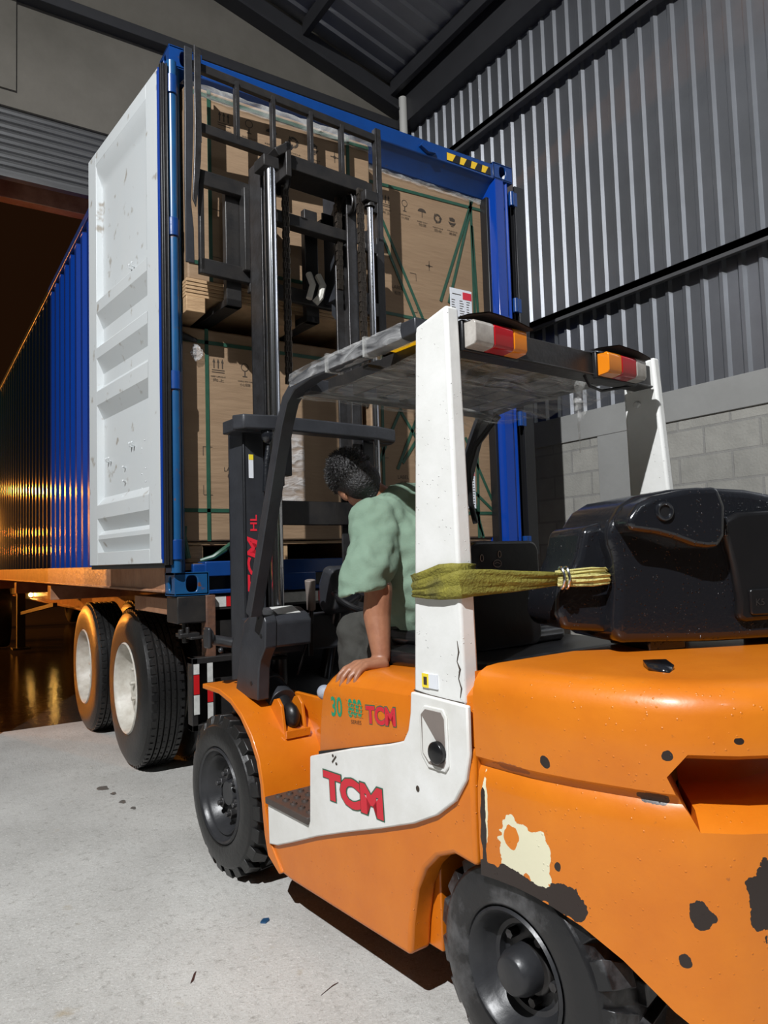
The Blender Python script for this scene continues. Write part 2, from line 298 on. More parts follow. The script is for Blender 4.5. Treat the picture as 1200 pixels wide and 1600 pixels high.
def thing(name, label, cat, loc=(0, 0, 0), rz=0, group=None):
    o = bpy.data.objects.new(name, None); COL.objects.link(o); o.location = loc; o.rotation_euler = (0, 0, rz); o.empty_display_size = .1
    return tag(o, label, cat, group)
def tag(o, label, cat, group=None):
    o['label'] = label; o['category'] = cat
    if group: o['group'] = group
    return o
def struct(o): o['kind'] = 'structure'; return o
def lab(o, t): o['label'] = t; return o
def copy_tree(o, parent=None):
    c = o.copy(); COL.objects.link(c); c.parent = parent
    for ch in list(o.children): copy_tree(ch, c)
    return c
def offpath(path, wd):      # 2-D polyline thickened into a polygon
    L_, R_ = [], []
    for i, p in enumerate(path):
        a = Vector(path[max(i - 1, 0)]); b = Vector(path[min(i + 1, len(path) - 1)]); d = (b - a).normalized(); n = Vector((-d.y, d.x)) * wd / 2
        L_.append(tuple(Vector(p) + n)); R_.append(tuple(Vector(p) - n))
    return L_ + R_[::-1]
def text_bm(mb, s, h, org, right, up, width=None, bold=0.0, depth=0.0006, shear=0.0):
    """lettering as thin solid shapes; org = lower left corner"""
    cu = bpy.data.curves.new('t', 'FONT'); cu.body = s; cu.size = 1; cu.offset = bold; cu.extrude = 0; cu.shear = shear; cu.resolution_u = 3
    ob = bpy.data.objects.new('t', cu); COL.objects.link(ob); bpy.context.view_layer.update()
    dg = bpy.context.evaluated_depsgraph_get(); me = bpy.data.meshes.new_from_object(ob.evaluated_get(dg))
    vs = [v.co.copy() for v in me.vertices]; fs = [tuple(p.vertices) for p in me.polygons]
    bpy.data.objects.remove(ob); bpy.data.curves.remove(cu); bpy.data.meshes.remove(me)
    if not vs: return
    x0 = min(v.x for v in vs); x1 = max(v.x for v in vs); y0 = min(v.y for v in vs); y1 = max(v.y for v in vs)
    k = h / (y1 - y0); kx = (width / (x1 - x0)) if width else k
    right, up, org = Vector(right).normalized(), Vector(up).normalized(), Vector(org); n = right.cross(up)
    mb.add([org + right * (v.x - x0) * kx + up * (v.y - y0) * k + n * depth for v in vs], fs)

# ================================================================== SETTING
XW = 3.6; YG = 2.9
def ceil_z(x): return 6.53 + .26 * (XW - x)
o = MB().add([(-9, -10, 0), (6, -10, 0), (6, 3.03, 0), (-9, 3.03, 0), (-9, -10, -.2), (6, -10, -.2), (6, 3.03, -.2), (-9, 3.03, -.2)], [(0, 1, 2, 3), (7, 6, 5, 4), (2, 6, 7, 3), (0, 4, 5, 1), (1, 5, 6, 2), (3, 7, 4, 0)]).to('floor', 'floor_concrete', smooth=False); struct(o)
o = MB().box(-40, 40, 3.031, 70, -.22, -.02).to('ground', 'wet_asphalt', smooth=False); struct(o)
# block wall with cast cap beam and column
struct(MB().box(XW, XW + .15, -10, YG, 0, 2.245).to('wall_right', 'block_wall', smooth=False))
struct(MB().box(XW - .015, XW + .17, -10, YG, 2.245, 2.475).to('trim_1', 'cap_concrete', bevel=.004))
struct(MB().box(XW - .012, XW + .17, .01, .325, 0, 2.245).to('trim_2', 'cap_concrete', bevel=.004))
# ribbed sheet metal
def ribbed(u0, u1, pitch, crest, depth, slope):
    pts = []; u = u0
    while u < u1:
        pts += [(u, 0), (u + pitch - crest - 2 * slope, 0), (u + pitch - crest - slope, depth), (u + pitch - slope, depth)]; u += pitch
    pts.append((u, 0)); return pts
pr = ribbed(-10, YG - .1, .1445, .026, .022, .020)
mb = MB(); mb.grid([[(XW + .07 - d, y, 2.45), (XW + .07 - d, y, 6.75)] for y, d in pr]); struct(mb.to('wall_right_siding', 'sheet_metal', angle=20))
pr = ribbed(-10, YG - .05, .29, .05, .03, .015)
# roof sheets, ribs running down the slope
mb = MB(); mb.grid([[(-9, y, ceil_z(-9) + .12 - d), (XW + .2, y, ceil_z(XW + .2) + .12 - d)] for y, d in ribbed(-10, YG + .4, .20, .05, .030, .022)]); struct(mb.to('ceiling', 'roof_sheet', angle=20))
for i, z in enumerate((3.35, 5.50)):
    mb = MB(); mb.box(XW - .06, XW + .04, -10, YG, z - .03, z + .03).box(XW - .06, XW - .052, -10, YG, z - .055, z + .03); struct(mb.to('trim_%d' % (3 + i), 'girt_steel', bevel=.003))
mb = MB()
for k, x in enumerate((1.20, 2.30, 3.39)):
    struct(MB().box(x - .03, x + .03, -10, YG - .1, ceil_z(x) - .10, ceil_z(x) + .07).to('trim_%d' % (5 + k), 'structural_steel', bevel=.003))
# eave beam, raking gable beam, tie beam on the front wall
struct(MB().box(XW - .10, XW + .10, -10, YG - .02, ceil_z(XW) - .36, ceil_z(XW) + .05).to('trim_8', 'structural_steel', bevel=.004))
mb = MB(); mb.prism([(-9, ceil_z(-9) - .26), (XW, ceil_z(XW) - .26), (XW, ceil_z(XW) - .01), (-9, ceil_z(-9) - .01)], YG - .10, YG + .02, 'y')
mb.prism([(-9, ceil_z(-9) - .28), (XW, ceil_z(XW) - .28), (XW, ceil_z(XW) - .25), (-9, ceil_z(-9) - .25)], YG - .18, YG + .02, 'y'); struct(mb.to('trim_9', 'structural_steel', bevel=.003))
struct(MB().box(-9, XW, YG - .12, YG - .002, 6.10, 6.20).to('trim_10', 'structural_steel', bevel=.004))
# front wall with door opening
JX0, JX1, JZ = -.530, 2.95, 5.16
struct(MB().box(-9, JX0, YG, YG + .15, 0, 8.5).to('wall_front', 'concrete_wall', smooth=False))
struct(MB().box(JX1, XW + .2, YG, YG + .15, 0, 7.2).to('wall_front_right', 'concrete_wall', smooth=False))
struct(MB().prism([(JX0, JZ), (JX1, JZ), (JX1, 7.2), (JX0, 8.1)], YG, YG + .15, 'y').to('wall_front_top', 'concrete_wall', smooth=False))
struct(MB().box(-9, -.40, YG - .02, YG + .001, 5.30, 8.3).to('trim_11', 'concrete_wall', smooth=False))
# rolled-up steel shutter
sh = struct(bpy.data.objects.new('door_1', None)); COL.objects.link(sh); sh['label'] = 'grey ribbed steel roller shutter pulled up above the truck'
prof = [];
for k in range(9):
    z0 = 4.58 + k * .064; prof += [(z0, 0), (z0 + .010, -.018), (z0 + .034, -.022), (z0 + .050, -.006)]
prof.append((5.16, 0))
mb = MB(); mb.grid([[(JX0, YG + .03 + d, z), (JX1, YG + .03 + d, z)] for z, d in prof]); mb.to('shutter_curtain', 'shutter_metal', sh, angle=15)
MB().box(JX0, JX1, YG - .01, YG + .06, 4.545, 4.585).to('bottom_bar', 'shutter_metal', sh, bevel=.003)
struct(MB().box(-3, 4, 3.30, 3.42, 4.56, 5.6).to('trim_12', 'rusty_rail', bevel=.004))
# rest of the hall, out of frame
struct(MB().box(-9.15, -9, -10, YG, 0, 9.9).to('wall_left', 'concrete_wall', smooth=False))
struct(MB().box(-9.15, XW + .2, -10.15, -10, 0, 9.9).to('wall_back', 'concrete_wall', smooth=False))
# downpipe in the corner
tag(MB().cyl((3.47, 2.72, 0), (3.47, 2.72, 6.44), .045, 20).to('downpipe', 'pvc_white'), 'white plastic downpipe in the dark corner above the blue container', 'pipe')
# ================================================================== CONTAINER
ZB = 1.142; ZT = ZB + 2.896; CW = 2.438; CL = 12.19
cont = thing('shipping_container', 'tall blue corrugated shipping container with its rear doors open', 'shipping container', (0, 0, ZB))
def K(o, p=None):            # built in world coordinates, kept there under its parent
    p = o.parent; loc = Vector((0, 0, 0)); q = p
    while q and q.type == 'EMPTY': loc += q.location; q = q.parent
    if p and p.type == 'EMPTY': o.matrix_parent_inverse = Matrix.Translation(-loc)
    return o
def corr(x, side, mb):
    P = []; y = .13; d = .036 * side
    while y < CL - .3:
        P += [(y, x), (y + .070, x), (y + .104, x + d), (y + .174, x + d)]; y += .244
    P.append((y, x)); mb.grid([[(xx, yy, 1.29), (xx, yy, 3.98)] for yy, xx in P])
for x, sgn in ((.012, 1), (CW - .012, -1)):
    mb = MB(); corr(x, sgn, mb); lab(K(mb.to('side_wall', 'blue_panel', cont, angle=20)), 'blue corrugated side wall')
    a, b = (0, .06) if sgn > 0 else (CW - .06, CW)
    K(MB().box(a, b, .1, CL - .1, ZT - .075, ZT - .012).to('top_rail', 'blue_paint', cont, bevel=.006))
    mb = MB(); mb.box(a, b, .17, CL - .17, ZB + .02, ZB + .16).box(a - (.012 if sgn > 0 else 0), b + (.012 if sgn < 0 else 0), .17, CL - .17, ZB + .015, ZB + .03)
    for i in range(14): mb.box(a + .002, b - .002, .5 + i * .8, .58 + i * .8, ZB + .03, ZB + .15)
    K(mb.to('bottom_rail', 'rusty_rail', cont, bevel=.004))
K(MB().box(.02, CW - .02, .1, CL, ZT - .05, ZT - .03).to('roof_panel', 'blue_panel', cont))
K(MB().box(.05, CW - .05, .05, CL - .1, 1.27, 1.305).to('floor_deck', 'wood_dark', cont))
K(MB().box(.03, CW - .03, CL - .06, CL, ZB, ZT).to('front_wall', 'blue_panel', cont))
# rear frame
K(MB().prism([(0, 4.018), (0, 3.915), (.030, 3.90), (.10, 3.80), (.14, 3.80), (.14, 4.018)], .17, CW - .17, 'x').to('header_beam', 'blue_paint', cont, bevel=.006))
mb = MB(); mb.box(.16, CW - .16, .0, .14, 1.235, 1.312).box(.16, CW - .16, .0, .14, ZB + .002, 1.165)
for a, b in ((.16, .172), (.35, .80), (1.0, 1.45), (1.62, 2.08), (2.26, 2.28)): mb.box(a, b, .0, .14, 1.16, 1.24)
mb.box(.10, CW - .10, .012, .10, 1.25, 1.300)
K(mb.to('sill_beam', 'blue_paint', cont, bevel=.005))
K(MB().box(.17, CW - .17, .10, .13, ZB + .01, 1.30).to('sill_back_plate', 'gasket', cont))
K(MB().prism([(.0, .015), (.048, .0), (.062, .02), (.062, .15), (0, .15)], ZB + .1, ZT - .1, 'z').to('corner_post', 'teal_blue', cont, bevel=.005))
K(MB().prism([(2.235, .11), (2.275, 0.0), (2.352, 0.0), (2.362, .016), (2.378, .016), (2.39, 0.004), (2.412, 0.02), (CW, .15), (2.235, .15)], ZB + .1, ZT - .1, 'z').to('corner_post', 'blue_panel', cont, bevel=.003))
K(MB().box(2.232, 2.258, .05, .12, 1.31, 3.80).to('seal_or_shade_strip', 'gasket', cont, bevel=.004))  # black strip standing in for the shade between cartons and right post
# left hinge tube with knuckles
tb = K(MB().cyl((.008, -.012, 1.26), (.008, -.012, 3.93), .027, 20).to('hinge_tube', 'teal_blue', cont))
for z, h in ((3.80, .10), (3.035, .095), (2.235, .095), (1.375, .10)):
    mb = MB(); mb.cyl((.006, -.014, z - h / 2), (.006, -.014, z + h / 2), .033, 20).box(-.045, .006, -.026, .004, z - h / 2, z + h / 2)
    K(mb.to('hinge_knuckle', 'blue_paint', cont, bevel=.003))
for z in (3.80, 3.035, 2.235, 1.375):
    mb = MB(); mb.cyl((2.412, -.012, z - .05), (2.412, -.012, z + .05), .020, 16).box(2.40, 2.46, -.022, .002, z - .05, z + .05); K(mb.to('hinge_knuckle', 'blue_paint', cont, bevel=.003))
# corner castings with oval holes
def casting(x0, x1, z0, z1, y0, y1, m):
    mb = MB(); t = .014
    cx, cz = (x0 + x1) / 2, (z0 + z1) / 2
    def plate(axis):
        n = 28; ring = []; 
        if axis == 'y': hw, hh, c1, c2, a0, a1, b0, b1 = .030, .042, cx, cz, x0, x1, z0, z1
        else: hw, hh, c1, c2, a0, a1, b0, b1 = .026, .040, (y0 + y1) / 2, cz, y0, y1, z0, z1
        inn, out = [], []
        for i in range(n):
            t_ = 2 * math.pi * i / n; c, s_ = math.cos(t_), math.sin(t_)
            inn.append((c1 + hw * math.copysign(abs(c) ** .7, c), c2 + hh * math.copysign(abs(s_) ** .7, s_)))
            k = min((a1 - c1) / max(abs(c), 1e-6), (b1 - c2) / max(abs(s_), 1e-6)); out.append((c1 + c * k, c2 + s_ * k))
        for cxr, czr in ((a0, b0), (a0, b1), (a1, b0), (a1, b1)):
            j = min(range(n), key=lambda q: (out[q][0] - cxr) ** 2 + (out[q][1] - czr) ** 2); out[j] = (cxr, czr)
        return n, inn, out
    for axis, va, vb in (('y', y0, y0 + t), ('x', (x0 if x0 < 1 else x1 - t), (x0 + t if x0 < 1 else x1))):
        n, inn, out = plate(axis)
        f = (lambda u, v, w_: (u, w_, v)) if axis == 'y' else (lambda u, v, w_: (w_, u, v))
        vs = [f(*p, va) for p in out] + [f(*p, va) for p in inn] + [f(*p, vb) for p in inn] + [f(*p, vb) for p in out]
        fs = []
        for i in range(n):
            j = (i + 1) % n
            fs += [(i, j, n + j, n + i), (n + i, n + j, 2 * n + j, 2 * n + i), (2 * n + i, 2 * n + j, 3 * n + j, 3 * n + i)]
        mb.add(vs, fs)
    xo = (x1 - t, x1) if x0 < 1 else (x0, x0 + t)
    mb.box(xo[0], xo[1], y0, y1, z0, z1).box(x0, x1, y0, y1, z0, z0 + t).box(x0, x1, y0, y1, z1 - t, z1).box(x0, x1, y1 - t, y1, z0, z1)
    return K(mb.to('corner_casting', m, cont, bevel=.004))
for x0, x1, m1, m2 in ((0, .178, 'teal_blue', 'blue_paint'), (CW - .178, CW, 'teal_blue', 'blue_paint')):
    casting(x0, x1, ZB, ZB + .118, -.002, .160, m1); casting(x0, x1, ZT - .118, ZT, -.002, .160, m2)
# hazard sticker on the header
mb = MB(); mb.box(1.85, 2.235, -.0035, -.001, 3.930, 3.985); K(mb.to('hazard_sticker', 'gasket', cont))
mb = MB()
for i in range(4):
    x = 1.862 + i * .096; mb.add([(x if i else 1.85, -.0045, 3.932), (x + .034, -.0045, 3.932), (x + .064, -.0045, 3.983), (x + .012 if i else 1.852, -.0045, 3.983)], [(0, 1, 2, 3)])
lab(K(mb.to('hazard_stripes', 'hazard_yellow', cont)), 'yellow stripes of the hazard sticker')
K(MB().prism([(1.62, 3.955), (1.64, 3.985), (1.66, 3.96), (1.71, 3.95), (1.73, 3.965), (1.74, 3.93), (1.68, 3.925)], -.03, 0, 'y').to('bracket', 'blue_paint', cont, bevel=.003))
# left door leaf folded back along the side
dth = R(-6); sd = Vector((math.sin(dth), math.cos(dth), 0)); nd = Vector((-math.cos(dth), math.sin(dth), 0)); d0 = Vector((-.06, 0, 0))
def DP(s, t, z): return d0 + sd * s + nd * t + Vector((0, 0, z))
def dbox(mb, s0, s1, t0, t1, z0, z1): return mb.add([DP(s, t, z) for s in (s0, s1) for t in (t0, t1) for z in (z0, z1)], [(0, 1, 3, 2), (4, 6, 7, 5), (0, 4, 5, 1), (2, 3, 7, 6), (0, 2, 6, 4), (1, 5, 7, 3)])
mb = MB()
dbox(mb, 0, 1.13, -.055, -.045, 1.31, 3.885)
for a in ((0, .165, 1.31, 3.885), (.985, 1.13, 1.31, 3.885)): dbox(mb, a[0], a[1], -.045, 0, a[2], a[3])
dbox(mb, .165, .985, -.045, 0, 3.80, 3.885); dbox(mb, .165, .985, -.045, 0, 1.31, 1.385)
D = -.042
prof = [(3.80, 0), (3.745, -.01), (3.70, D + .012), (3.66, D)] + [(2.97, D), (2.93, 0), (2.86, 0), (2.765, D), (2.68, D), (2.64, 0), (2.575, 0), (2.485, D), (2.41, D), (2.37, 0), (2.285, 0), (2.20, D),
        (1.72, D), (1.67, 0), (1.59, 0), (1.515, D), (1.49, -.006), (1.465, -.004), (1.385, D)]
mb.grid([[DP(.165, t, z), DP(.985, t, z)] for z, t in prof])
mb.add([DP(.185, D, 2.97), DP(.165, -.0, 2.97), DP(.165, 0, 3.7), DP(.185, D, 3.7)], [(0, 1, 2, 3)])
dl = lab(K(mb.to('door_leaf', 'door_white', cont, bevel=.002, angle=20)), 'white painted inner side of the open left door')
mb = MB(); dbox(mb, -.006, 0.0, -.05, .001, 1.31, 3.885); dbox(mb, 0, .008, -.0, .002, 1.33, 3.87); lab(mb.to('door_edge', 'blue_panel', dl), 'blue edge of the door')
mb = MB(); dbox(mb, -.030, -.006, -.046, -.004, 1.30, 3.90); dbox(mb, -.046, -.030, -.036, -.028, 1.30, 3.90); dbox(mb, -.040, -.03, -.02, -.012, 1.30, 3.90); dbox(mb, 0, 1.13, -.05, -.01, 1.285, 1.312)
lab(mb.to('seal_or_shade_strip', 'gasket', dl, bevel=.003), 'black rubber seal along the door edge')
mb = MB(); dbox(mb, -.034, -.030, -.028, -.020, 1.30, 3.90); mb.to('seal_strip', 'worn_steel', dl)
def lug(s, z, sc_=1):
    m_ = MB()
    for ds in (0, .040):
        m_.tube([DP(s + ds, D * .9, z - .012), DP(s + ds - .006, D + .022, z - .010), DP(s + ds - .010, D + .026, z + .002), DP(s + ds - .004, D + .018, z + .010)], .0045, 8)
    m_.to('lashing_lug', 'door_white', dl)
for s_, z_ in ((.50, 3.765), (.82, 3.76), (.45, 2.995), (.82, 2.93), (.47, 1.98), (.85, 1.94), (.48, 1.345), (.85, 1.35)): lug(s_, z_)
mb = MB()
for z_ in (1.86, 1.78, 1.69, 1.61): mb.tube([DP(.62, D, z_), DP(.61, D + .02, z_ + .008)], .006, 8)
for s_, z_ in ((.37, 1.94), (.37, 1.80), (.37, 1.72), (.22, 1.96), (.21, 1.81), (.21, 1.74)): mb.ell(DP(s_, D if s_ > .3 else 0, z_), (.004,) * 3, n=8)
mb.to('rivet', 'door_white', dl)
# right door leaf folded back along the far side
mb = MB(); mb.box(2.462, 2.512, .02, 1.13, 1.31, 3.885); dr = lab(K(mb.to('door_leaf', 'gasket', cont, bevel=.003)), 'right door seen edge on beside the wall')
MB().box(2.44, 2.53, -.02, .0, 1.30, 3.90).to('seal_or_shade_strip', 'gasket', dr, bevel=.003)

# ================================================================== CARTONS
def strap(mb, y, p, q, wd=.017):
    a, b = Vector((p[0], 0, p[1])), Vector((q[0], 0, q[1])); d = (b - a).normalized(); n = Vector((-d.z, 0, d.x)) * wd / 2
    o_ = Vector((0, y, 0)); t = Vector((0, -.003, 0))
    mb.add([o_ + a + n, o_ + a - n, o_ + b - n, o_ + b + n, o_ + a + n + t, o_ + a - n + t, o_ + b - n + t, o_ + b + n + t], [(0, 1, 2, 3), (7, 6, 5, 4), (0, 4, 5, 1), (1, 5, 6, 2), (2, 6, 7, 3), (3, 7, 4, 0)])
def symbols(mb, y, pts):
    def poly(P): mb.add([(a, y, b) for a, b in P], [tuple(range(len(P)))])
    def ring(cx, cz, r, wd, a0=0, a1=360, n=24):
        for i in range(n):
            t0, t1 = R(a0 + (a1 - a0) * i / n), R(a0 + (a1 - a0) * (i + 1) / n)
            poly([(cx + r * math.cos(t0), cz + r * math.sin(t0)), (cx + r * math.cos(t1), cz + r * math.sin(t1)), (cx + (r - wd) * math.cos(t1), cz + (r - wd) * math.sin(t1)), (cx + (r - wd) * math.cos(t0), cz + (r - wd) * math.sin(t0))])
    for k, x, z in pts:
        if k == 'arrows':
            for dx in (-.024, 0, .024):
                poly([(x + dx - .008, z + .012), (x + dx + .008, z + .012), (x + dx, z + .035)]); poly([(x + dx - .003, z + .012), (x + dx - .003, z - .02), (x + dx + .003, z - .02), (x + dx + .003, z + .012)])
            for dz in (-.028, -.04): poly([(x - .036, z + dz), (x + .036, z + dz), (x + .036, z + dz - .004), (x - .036, z + dz - .004)])
        if k == 'glass':
            ring(x, z + .014, .023, .004); poly([(x - .003, z - .01), (x + .003, z - .01), (x + .003, z - .036), (x - .003, z - .036)]); poly([(x - .014, z - .036), (x + .014, z - .036), (x + .014, z - .041), (x - .014, z - .041)])
        if k == 'umbrella':
            poly([(x + .034 * math.cos(R(a)), z + .004 + .024 * math.sin(R(a))) for a in range(0, 181, 15)]); poly([(x - .002, z + .004), (x + .003, z + .004), (x + .003, z - .034), (x - .002, z - .034)])
        if k == 'recycle':
            for a in (90, 210, 330):
                ring(x, z, .032, .013, a - 50, a + 30, 8); c = R(a + 34); px, pz = x + .026 * math.cos(c), z + .026 * math.sin(c); tx, tz = -math.sin(c), math.cos(c)
                poly([(px + .014 * math.cos(c), pz + .014 * math.sin(c)), (px - .014 * math.cos(c), pz - .014 * math.sin(c)), (px + .018 * tx, pz + .018 * tz)])
        if k == 'hands':
            poly([(x - .024, z + .026), (x + .006, z + .032), (x + .026, z + .022), (x + .022, z + .004), (x - .02, z + .004)]); poly([(x - .034, z - .002), (x - .012, z - .006), (x + .012, z - .006), (x + .034, z - .002), (x + .018, z - .024), (x - .018, z - .024)])
            poly([(x - .012, z - .028), (x + .014, z - .028), (x + .010, z - .034), (x - .010, z - .034)])
        if k == 'plus':
            poly([(x - .028, z + .002), (x + .028, z + .002), (x + .028, z - .002), (x - .028, z - .002)]); poly([(x - .002, z + .034), (x + .002, z + .034), (x + .002, z - .034), (x - .002, z - .034)])
            ring(x, z, .009, .003)
CAP = {'arrows': ('KEEP UPRIGHT', '\u5411\u4e0a'), 'glass': ('HANDLE WITH CARE', '\u5c0f\u5fc3\u8f7b\u653e'), 'umbrella': ('KEEP DRY', '\u6015\u6e7f'), 'recycle': ('RECYCLE', '\u56de\u6536'), 'hands': ('FRAGILE', '\u6613\u788e')}
def carton(label, x0, x1, y0, y1, z0, z1, syms, lab_at=None, extra_text=(), ry=0):
    c = thing('carton', label, 'cardboard box', ((x0 + x1) / 2, (y0 + y1) / 2, z0), 0, 'tall cartons loaded in the container')
    mb = MB(); n = 10
    mb.box(x0, x1, y0, y1, z0, z1); b = K(mb.to('box_body', 'carton', c, bevel=.012, seg=3))
    yy = y0 - .0015
    for k, x, z in syms:
        mb = MB(); symbols(mb, yy, [(k, x, z)])
        if k in CAP:
            t1, t2 = CAP[k]; text_bm(mb, t1, .008, (x - .042, yy, z - .070), (1, 0, 0), (0, 0, 1), width=.085, depth=0, bold=.01); text_bm(mb, t2, .018, (x - .03, yy, z - .094), (1, 0, 0), (0, 0, 1), width=.062, depth=0)
        K(mb.to('handling_symbol', 'ink', c))
    if lab_at:
        mb = MB(); text_bm(mb, 'LABEL', .022, (lab_at[0], yy, lab_at[1]), (1, 0, 0), (0, 0, 1), width=.085, depth=0); text_bm(mb, '\u6807\u7b7e', .024, (lab_at[0] + .018, yy, lab_at[1] - .038), (1, 0, 0), (0, 0, 1), depth=0)
        for sx, sz in ((-1, 1), (1, 1), (-1, -1), (1, -1)):
            cx, cz = lab_at[0] + .04 + sx * .155, lab_at[1] + sz * .13
            for p in ([(cx, cz), (cx - sx * .05, cz), (cx - sx * .05, cz - .003), (cx, cz - .003)], [(cx, cz), (cx, cz - sz * .05), (cx - .003, cz - sz * .05), (cx - .003, cz)]): mb.add([(a, yy, b_) for a, b_ in p], [(0, 1, 2, 3)])
        K(mb.to('printed_lettering', 'ink', c))
    return c
def shipping_label(c, x0, x1, z0, z1, y):
    l = K(MB().box(x0, x1, y - .003, y, z0, z1).to('shipping_label', 'label_white', c)); w_, h_ = x1 - x0, z1 - z0
    mb = MB(); mb.box(x1 - w_ * .42, x1 - .004, y - .0045, y - .003, z1 - h_ * .24, z1 - h_ * .06); mb.to('red_stamp', 'label_red', l)
    mb = MB()
    for i in range(11):
        for (a, b) in ((.06, .30), (.42, .66), (.74, .94)):
            zz = z1 - h_ * (.30 + i * .062); mb.box(x0 + w_ * a, x0 + w_ * (a + (b - a) * random.uniform(.5, 1)), y - .004, y - .003, zz, zz + .005)
    mb.box(x0 + w_ * .1, x0 + w_ * .5, y - .004, y - .003, z1 - h_ * .15, z1 - h_ * .13); mb.to('printed_lines', 'ink', l)
YB = .12
# lower left
c = carton('tall carton standing low on the left inside the container under the raised one', .085, 1.215, YB, 1.25, 1.42, 2.575, [('arrows', .29, 2.385), ('glass', .445, 2.375), ('umbrella', .60, 2.37), ('recycle', .75, 2.37), ('hands', .90, 2.37)], (.315, 1.80))
mb = MB(); y = YB - .002
for p, q in (((.225, 2.575), (.225, 1.42)), ((.087, 2.50), (1.213, 2.50)), ((.087, 1.585), (1.213, 1.585)), ((1.06, 2.575), (1.06, 1.42))): strap(mb, y, p, q, .02)
K(mb.to('strap', 'strap_green', c))
K(MB().cap((.09, YB - .012, 2.515), .022, (.16, YB - .012, 2.50), .012).to('strap_knot', 'gasket', c))
def crumple(name, cx, cy, cz, rx, ry_, rz_, m, seed, n=14, parent=None):
    mb = MB(); P = []
    for i in range(n + 1):
        row = []
        for j in range(n + 1):
            a = math.pi * i / n; b = 2 * math.pi * j / n; d = Vector((math.sin(a) * math.cos(b), math.sin(a) * math.sin(b), math.cos(a)))
            k = 1 + .45 * noise.noise(d * 2.6 + Vector((seed, 0, 0))); row.append((cx + d.x * rx * k, cy + d.y * ry_ * k, cz + d.z * rz_ * k))
        P.append(row)
    mb.grid(P); return mb.to(name, m, parent, angle=25)
K(crumple('film_bunch', .165, YB - .02, 2.43, .030, .02, .040, 'film_thin', 3, parent=c))
K(MB().box(.62, .80, YB - .012, YB - .002, 1.62, 2.12).to('film_patch', 'film_thin', c))
# upper right
c = carton('upper carton on the right with a white shipping label on its face', 1.275, 2.325, YB, 1.25, 2.72, 3.86, [('arrows', 1.43, 3.605), ('glass', 1.58, 3.605), ('umbrella', 1.72, 3.59), ('recycle', 1.85, 3.58), ('hands', 1.975, 3.585), ('plus', 1.765, 3.235)], (1.46, 3.03))
mb = MB()
for p, q in (((1.275, 3.695), (2.325, 3.735)), ((2.165, 3.80), (1.85, 3.01)), ((2.15, 3.74), (1.92, 3.01)), ((2.145, 3.84), (2.145, 2.73)), ((2.15, 3.60), (2.185, 2.73)), ((1.38, 3.50), (1.70, 2.86)), ((1.36, 3.43), (1.64, 2.85)), ((1.275, 2.86), (2.325, 2.85))): strap(mb, YB - .002, p, q, .020)
K(mb.to('strap', 'strap_green', c)); shipping_label(c, 1.93, 2.12, 2.84, 3.12, YB - .004)
# lower right
c = carton('lower carton on the right, crossed by diagonal green straps near the floor', 1.275, 2.29, YB, 1.25, 1.42, 2.575, [('arrows', 1.43, 2.40), ('glass', 1.58, 2.39)], (1.46, 1.80))
mb = MB()
for p, q in (((2.13, 2.575), (2.11, 1.42)), ((2.02, 2.10), (2.28, 1.60)), ((2.02, 1.78), (2.28, 1.58)), ((2.03, 1.80), (2.14, 1.43)), ((1.50, 2.25), (1.31, 1.88)), ((1.49, 2.24), (1.66, 2.0)), ((1.66, 2.28), (1.46, 1.86)), ((1.66, 2.12), (1.50, 1.90)), ((1.36, 2.575), (1.35, 1.42)), ((1.275, 1.58), (2.29, 1.59)), ((2.06, 1.74), (2.15, 1.42))): strap(mb, YB - .002, p, q, .020)
K(mb.to('strap', 'strap_green', c)); shipping_label(c, 2.0, 2.09, 1.62, 1.91, YB - .004)
# raised upper left carton, on the forks
YU = -.035
c = carton('large carton raised on the forks at the upper left of the container', .075, 1.215, YU, 1.05, 2.775, 3.83, [('arrows', .285, 3.70), ('glass', .43, 3.70), ('umbrella', .565, 3.70), ('recycle', .70, 3.69), ('hands', .83, 3.69), ('plus', .97, 3.68)], (.32, 3.05))
mb = MB()
for p, q in (((.10, 3.795), (1.21, 3.80)), ((.20, 3.83), (.20, 2.78)), ((1.06, 3.83), (1.06, 2.78)), ((.08, 2.87), (1.21, 2.88))): strap(mb, YU - .002, p, q, .02)
K(mb.to('strap', 'strap_green', c))
mb = MB(); rn = random.Random(4)
P = []
for i in range(30):
    x = .065 + i * 1.16 / 29
    P.append([(x, YU - .006 - .006 * rn.random(), 3.765 + .012 * rn.random()), (x, YU - .012 - .012 * rn.random(), 3.80), (x, YU - .008, 3.84 + .012 * rn.random()), (x, YU + .06, 3.855 + .01 * rn.random())])
mb.grid(P); K(mb.to('plastic_cover', 'film', c, angle=20))
for x0, x1, z0, z1, cc in ((1.27, 2.33, 3.76, 3.88, None),):
    mb = MB(); P = []
    for i in range(26):
        x = x0 + i * (x1 - x0) / 25; P.append([(x, YB - .007 - .006 * rn.random(), z0 + .012 * rn.random()), (x, YB - .012 - .01 * rn.random(), z0 + .05), (x, YB + .01, z1)])
    mb.grid(P); cv = mb.to('plastic_cover', 'film_thin', None, angle=20)
    par = [o for o in bpy.data.objects if o.get('label', '').startswith('upper carton on the right')][0]; cv.parent = par; K(cv)
